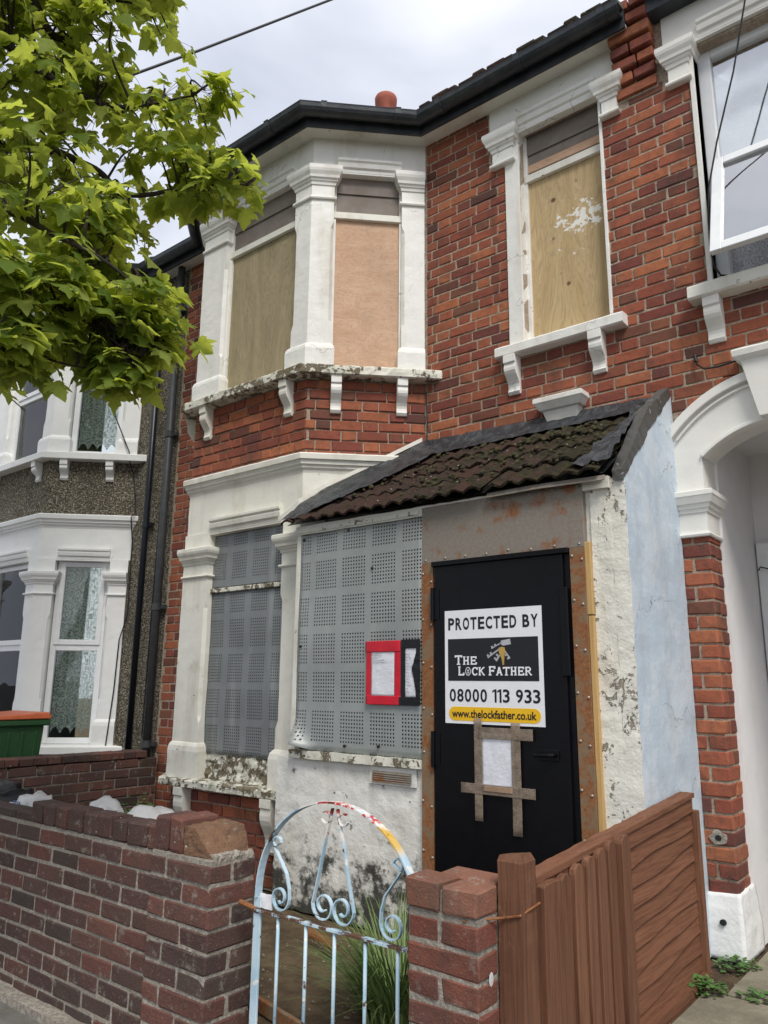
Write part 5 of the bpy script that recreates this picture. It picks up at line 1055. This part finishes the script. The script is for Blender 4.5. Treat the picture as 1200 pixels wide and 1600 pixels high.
def bag(name, c, size, mat, label, seed, parent=None):
    bm = bmesh.new(); bmesh.ops.create_icosphere(bm, subdivisions=4, radius=1)
    for v in bm.verts:
        q = v.co.copy(); n_ = noise.noise(q * 1.7 + V(seed, 0, 0)); cr = abs(noise.noise(q * 3.3 + V(0, seed, 0))) + .5 * abs(noise.noise(q * 7 + V(0, seed, 3)))
        k = 1 + .30 * n_ - .24 * cr; q = V(*(math.copysign(abs(c) ** .62, c) for c in q)); v.co = V(q.x * size[0] * k, q.y * size[1] * k, max(-.0, (q.z * (k * .6 + .4) + .75) * size[2]))
    for ax in range(3):
        lo, hi = min(v.co[ax] for v in bm.verts), max(v.co[ax] for v in bm.verts)
        for v in bm.verts: v.co[ax] = v.co[ax] * size[2] / hi if ax == 2 else (v.co[ax] - (lo + hi) / 2) * 2 * size[ax] / (hi - lo)
    me = bpy.data.meshes.new(name); bm.to_mesh(me); bm.free(); me.materials.append(mat)
    for p in me.polygons: p.use_smooth = True
    return tag(link(bpy.data.objects.new(name, me), None, Matrix.Translation(Vector(c))), label, 'bag')
bag('bin_bag', (-5.16, -1.72, 0), (.24, .24, .645), M['bag_black'], 'full black bin bag slumped behind front garden wall', 2)
cb_ = bag('carrier_bag', (-4.70, -1.76, 0), (.165, .15, .625), M['bag_white'], 'white carrier bag with blue print behind front garden wall', 5)
m = MB(); 
for k in range(4): m.box(-4.72 + k * .022, -4.71 + k * .022, .0, .003, .545, .585, Fr((0, -1.86), 0))
m.build('blue_print', M['bag_blue'], cb_)
bag('plastic_sack', (-3.93, -1.75, 0), (.14, .15, .665), M['bag_white'], 'crumpled white plastic sack nearest the carrier bag', 9); bag('plastic_sheet', (-3.55, -1.72, 0), (.23, .17, .66), M['bag_white'], 'crumpled translucent plastic sheet beside lower bay sill', 13)
def blades(name, c, n, h, spread, mat, seed, label, cat, wid=.005, droop=.5):
    rr = random.Random(seed); m = MB()
    for k in range(n):
        a_ = rr.uniform(0, 2 * math.pi); r0 = rr.random() ** .5 * spread * .35; b = V(c[0] + r0 * math.cos(a_), c[1] + r0 * math.sin(a_), c[2]); hh = h * rr.uniform(.45, 1); a2 = a_ + rr.uniform(-.5, .5)
        ln = spread * rr.uniform(.3, 1); dr = droop * rr.uniform(.2, 1); sd = V(-math.sin(a2), math.cos(a2), 0) * wid * rr.uniform(.6, 1.2); L_ = []
        for i in range(6):
            t = i / 5; p = b + V(math.cos(a2) * ln * t ** 1.6, math.sin(a2) * ln * t ** 1.6, hh * (t - dr * t ** 3)); ww = sd * (1 - t ** 2 * .95); L_ += [p - ww, p + ww]
        m.add(L_, [(2 * i, 2 * i + 1, 2 * i + 3, 2 * i + 2) for i in range(5)])
    o = m.build(name, mat); return tag(o, label, cat)
blades('grass_tuft', (-2.02, -1.62, 0), 520, .52, .40, M['grassm'], 3, 'tall green grass tuft growing inside the iron gate', 'grass', .005, .45)
def weed(name, c, n, h, spread, seed, label):
    rr = random.Random(seed); m = MB()
    for k in range(n):
        a_ = rr.uniform(0, 6.28); r = rr.random() ** .6 * spread; p = V(c[0] + r * math.cos(a_), c[1] + r * math.sin(a_), c[2] + rr.random() * h * (1 - r / spread * .6)); q = rr.uniform(.014, .034); t = rr.uniform(0, 6.28)
        u = V(math.cos(t), math.sin(t), rr.uniform(-.3, .5)) * q; v = V(-math.sin(t), math.cos(t), rr.uniform(-.2, .3)) * q * .5
        m.add([p, p + u * .5 + v, p + u, p + u * .5 - v], [(0, 1, 2, 3)])
    return tag(m.build(name, M['weed']), label, 'plant', 'small weeds in the front gardens')
weed('weed_plant', (-5.55, -.45, 0), 700, .52, .22, 4, 'leafy green weed in corner by grey drainpipe')
weed('weed_plant', (-1.19, -.10, 0.0), 120, .05, .10, 6, 'low green weed at foot of white pillar plinth')
weed('weed_plant', (-1.21, -.52, 0), 150, .09, .08, 8, 'small green weed at end of fence gravel board')
weed('weed_plant', (-1.02, -.45, .004), 60, .03, .07, 12, 'tiny green weeds in joint of concrete slabs')
m = MB(); m.tube([V(-2.95 + .0018 * k, -1.16 - .0006 * k, .05 + .0) + V(0, .022 * math.cos(k * .9), .022 * math.sin(k * .9)) for k in range(150)], .003, 5); tag(m.build('coil_spring', M['rusty'], smooth=True), 'rusty coil spring lying on soil behind the iron gate', 'spring')
m = MB(); m.bar([V(-2.75, -1.83, .02), V(-2.2, -1.95, .025)], .05, .02, (0, 0, 1)); tag(m.build('timber_offcut', M['rust'], bevel=.002), 'reddish timber offcut lying on ground behind the iron gate', 'timber')
# scattered bits on the soil
m = MB(); rr = random.Random(33)
for k in range(220):
    p = V(rr.uniform(-3.3, -1.6), rr.uniform(-1.95, -.85), -.008); r = rr.uniform(.003, .011)
    m.loft([[p + V(r * math.cos(t * 1.26 + k), r * .7 * math.sin(t * 1.26 + k), 0) for t in range(5)], [p + V(r * .6 * math.cos(t * 1.26 + k), r * .4 * math.sin(t * 1.26 + k), r * .6) for t in range(5)]])
tag(m.build('soil_litter', M['slab']), 'pale grit and crumbs scattered over the garden soil', 'litter', kind='stuff')

# ------------------------------------------------------------------ overhead wire
A_, B_ = at(560, -17, 9.0), at(-60, 214, 6.2); m = MB(); m.tube([A_ + (A_ - B_) * .6, A_, (A_ + B_) / 2 - V(0, 0, .02), B_, B_ + (B_ - A_) * .5], .011, 6); tag(m.build('overhead_wire', M['wire']), 'thin black overhead wire crossing the sky through the tree', 'wire')

# ------------------------------------------------------------------ maple tree: trunk on the pavement to the left, limbs reaching over the garden
tree = thing('maple_tree', (-5.2, -4.1, -.1), 'leafy green maple street tree reaching over the gardens from pavement', 'tree')
rt = random.Random(5)
def curve(pts, n=10):
    pts = [Vector(p) for p in pts]; P = [pts[0] * 2 - pts[1]] + pts + [pts[-1] * 2 - pts[-2]]; res = []
    for i in range(1, len(P) - 2):
        for k in range(n):
            t = k / n; a_, b_, c_, d_ = P[i - 1], P[i], P[i + 1], P[i + 2]
            res.append(.5 * ((2 * b_) + (c_ - a_) * t + (2 * a_ - 5 * b_ + 4 * c_ - d_) * t * t + (3 * b_ - a_ - 3 * c_ + d_) * t ** 3))
    res.append(pts[-1]); return res
TB = V(-5.2, -4.1, -.1); TT = V(-4.9, -3.9, 2.1); TT2 = V(-4.6, -3.7, 4.2)
c_ = curve([TB, V(-5.15, -4.08, 1.0), TT, TT2, V(-4.4, -3.6, 6.2)]); MB_ = MB(); MB_.tube(c_, [.17 - .13 * i / (len(c_) - 1) for i in range(len(c_))], 12); MB_.build('trunk', M['bark'], tree, smooth=True)
limbs = [
    ([TT2, at(-60, 20, 4.4), at(0, 62, 4.0), at(97, 132, 3.8), at(186, 167, 3.75), at(300, 150, 3.7)], .030),
    ([TT2, at(-40, -60, 4.5), at(90, 60, 4.2), at(160, 10, 4.2), at(230, -40, 4.3)], .028),
    ([TT, at(-120, 330, 4.2), at(20, 230, 3.9), at(140, 260, 3.7), at(205, 305, 3.65), at(330, 285, 3.6), at(395, 290, 3.6)], .026),
    ([TT, at(-150, 420, 3.7), at(-20, 330, 3.3), at(90, 370, 3.1), at(180, 420, 3.1), at(235, 480, 3.15)], .022),
    ([TT, at(-100, 470, 3.3), at(8, 508, 3.0), at(27, 530, 2.95), at(74, 560, 2.95), at(130, 575, 2.95)], .018),
    ([TT, at(-160, 300, 3.6), at(-30, 420, 3.2), at(80, 470, 3.05), at(160, 520, 3.0), at(210, 560, 3.0)], .018)]
LP = []
for pts, r0 in limbs:
    c_ = curve(pts, 10); m = MB(); m.tube(c_, [max(.003, r0 * (1 - .88 * i / (len(c_) - 1))) for i in range(len(c_))], 7); m.build('branch', M['bark'], tree, smooth=True); LP += c_[8:]
ELL = [((95, 95), 4.0, .66, .55), ((215, 130), 3.85, .40, .40), ((305, 215), 3.75, .20, .3), ((345, 290), 3.62, .19, .22), ((235, 290), 3.7, .30, .35), ((120, 270), 3.7, .42, .5), ((30, 200), 4.0, .5, .6),
       ((60, 370), 3.2, .34, .4), ((130, 430), 3.1, .20, .3), ((30, 470), 3.05, .26, .35), ((110, 515), 3.0, .18, .25), ((40, 550), 2.95, .10, .2), ((200, 500), 3.05, .13, .18), ((235, 525), 3.05, .10, .14), ((180, 570), 3.0, .06, .1),
       ((-180, 120), 4.2, 1.0, .9), ((-160, 420), 3.6, .75, .7), ((60, -190), 4.4, .8, .8), ((-100, -250), 4.6, 1.0, 1.0), ((200, -60), 4.3, .36, .5), ((20, 300), 3.5, .30, .4), ((150, 350), 3.4, .16, .2), ((10, 40), 4.2, .4, .5), ((70, 455), 3.1, .22, .3), ((10, 400), 3.2, .28, .3)]
CROWN = [(V(-5.4, -3.9, 5.4), 1.55, 1.55), (V(-6.4, -3.0, 4.6), 1.3, 1.3), (V(-5.0, -3.2, 6.9), 1.3, 1.3)]  # rest of the crown, out of view, added to shade the left house
leaf_prof = [(0, .02), (.16, -.10), (.36, -.12), (.50, .0), (.36, .10), (.58, .24), (.70, .46), (.50, .44), (.42, .50), (.30, .48), (.33, .66), (.20, .74), (.14, .86), (0, 1.08)]
def leaf_data(k):
    rr = random.Random(900 + k); cv = rr.uniform(.0, .65); fd = rr.uniform(-.1, .55); out = [(x, y) for x, y in leaf_prof] + [(-x, y) for x, y in reversed(leaf_prof[1:-1])]
    vs = [V(x * rr.uniform(.93, 1.07), y * rr.uniform(.95, 1.05) , 0) for x, y in out]; vs.append(V(0, .34, 0))
    for v in vs: v.z = -cv * v.y * v.y * .8 - fd * abs(v.x) * .8 + rr.uniform(-.02, .02) + .06 * math.sin(v.x * 6 + k)
    n = len(out); return vs, [(i, (i + 1) % n, n) for i in range(n)]
LD = [leaf_data(k) for k in range(8)]; LM = []
for vs, fs in LD: me = bpy.data.meshes.new('leaf'); me.from_pydata([tuple(v) for v in vs], [], fs); me.materials.append(M['leaf']); [setattr(p, 'use_smooth', True) for p in me.polygons]; LM.append(me)
leaves = []; tw = MB()
import bisect
for (pp, dist, rad, dep) in ELL + [((-500, -500), q, r1, r2) for q, r1, r2 in CROWN]:
    c = at(pp[0], pp[1], dist) if not isinstance(dist, Vector) else dist; vol = rad * rad * dep * 4.19; cnt = int(max(6, vol * (27 if pp[0] > -50 and pp[1] > -100 else 26))); cnt = int(cnt * 1.0 + (5 if rad < .25 else 0))
    for k in range(cnt):
        while True:
            q = V(rt.gauss(0, .52), rt.gauss(0, .52), rt.gauss(0, .52))
            if q.length < 1.2: break
        p = c + RT * q.x * rad + UP * q.y * rad + FW * q.z * dep
        b = min(LP, key=lambda x: (x - p).length_squared); dv = p - b
        if dv.length > .9: b = p - dv.normalized() * .6
        mid = (b + p) / 2 + V(rt.uniform(-.04, .04), rt.uniform(-.04, .04), .05); tw.tube(curve([b, mid, p], 4), [.006, .0055, .005, .0045, .004, .004, .0034, .003, .0026], 5)
        out_ = (p - b).normalized()
        for j in range(rt.randint(8, 13)):
            t = rt.uniform(.35, 1.05); bp = b.lerp(p, t) + V(0, 0, .03 * (1 - t)); az = rt.uniform(0, 6.28); pet = rt.uniform(.04, .11)
            dirp = (V(math.cos(az), math.sin(az), rt.uniform(-.2, .5)) + out_ * .8).normalized(); lp = bp + dirp * pet
            tip = (V(dirp.x, dirp.y, 0).normalized() + V(rt.uniform(-.3, .3), rt.uniform(-.3, .3), rt.uniform(-1.1, -.05))).normalized(); nrm = (V(rt.uniform(-.5, .5), rt.uniform(-.5, .5), 1)); nrm = (nrm - tip * nrm.dot(tip)).normalized(); sd = tip.cross(nrm)
            sc = rt.uniform(.042, .092); mw = Matrix(((sd.x * sc, tip.x * sc, nrm.x * sc, lp.x), (sd.y * sc, tip.y * sc, nrm.y * sc, lp.y), (sd.z * sc, tip.z * sc, nrm.z * sc, lp.z), (0, 0, 0, 1)))
            leaves.append((mw, rt.randrange(8))); tw.tube([bp, (bp + lp) / 2 + V(0, 0, .006), lp], [.0012, .001, .001], 3)
tag(tw.build('twigs', M['bark'], tree), kind='stuff')
def vis(mw):
    d = mw.translation - CAM; f_ = d.dot(FW); x, y = 600 + 1202 * d.dot(RT) / f_, 800 - 1202 * d.dot(UP) / f_
    return (0 < x < 1200 and 0 < y < 1600), f_ / mw.col[0].length
order = sorted(range(len(leaves)), key=lambda i: (0 if vis(leaves[i][0])[0] else 1, vis(leaves[i][0])[1])); fm = MB()
for n_, i in enumerate(order):
    mw, k = leaves[i]
    if n_ < 300: link(bpy.data.objects.new('leaf', LM[k]), tree, mw)
    else: fm.add([mw @ v for v in LD[k][0]], LD[k][1])
tag(fm.build('foliage', M['leaf'], tree, smooth=True), kind='stuff')
print('leaves', len(leaves), 'objects', len(bpy.data.objects))
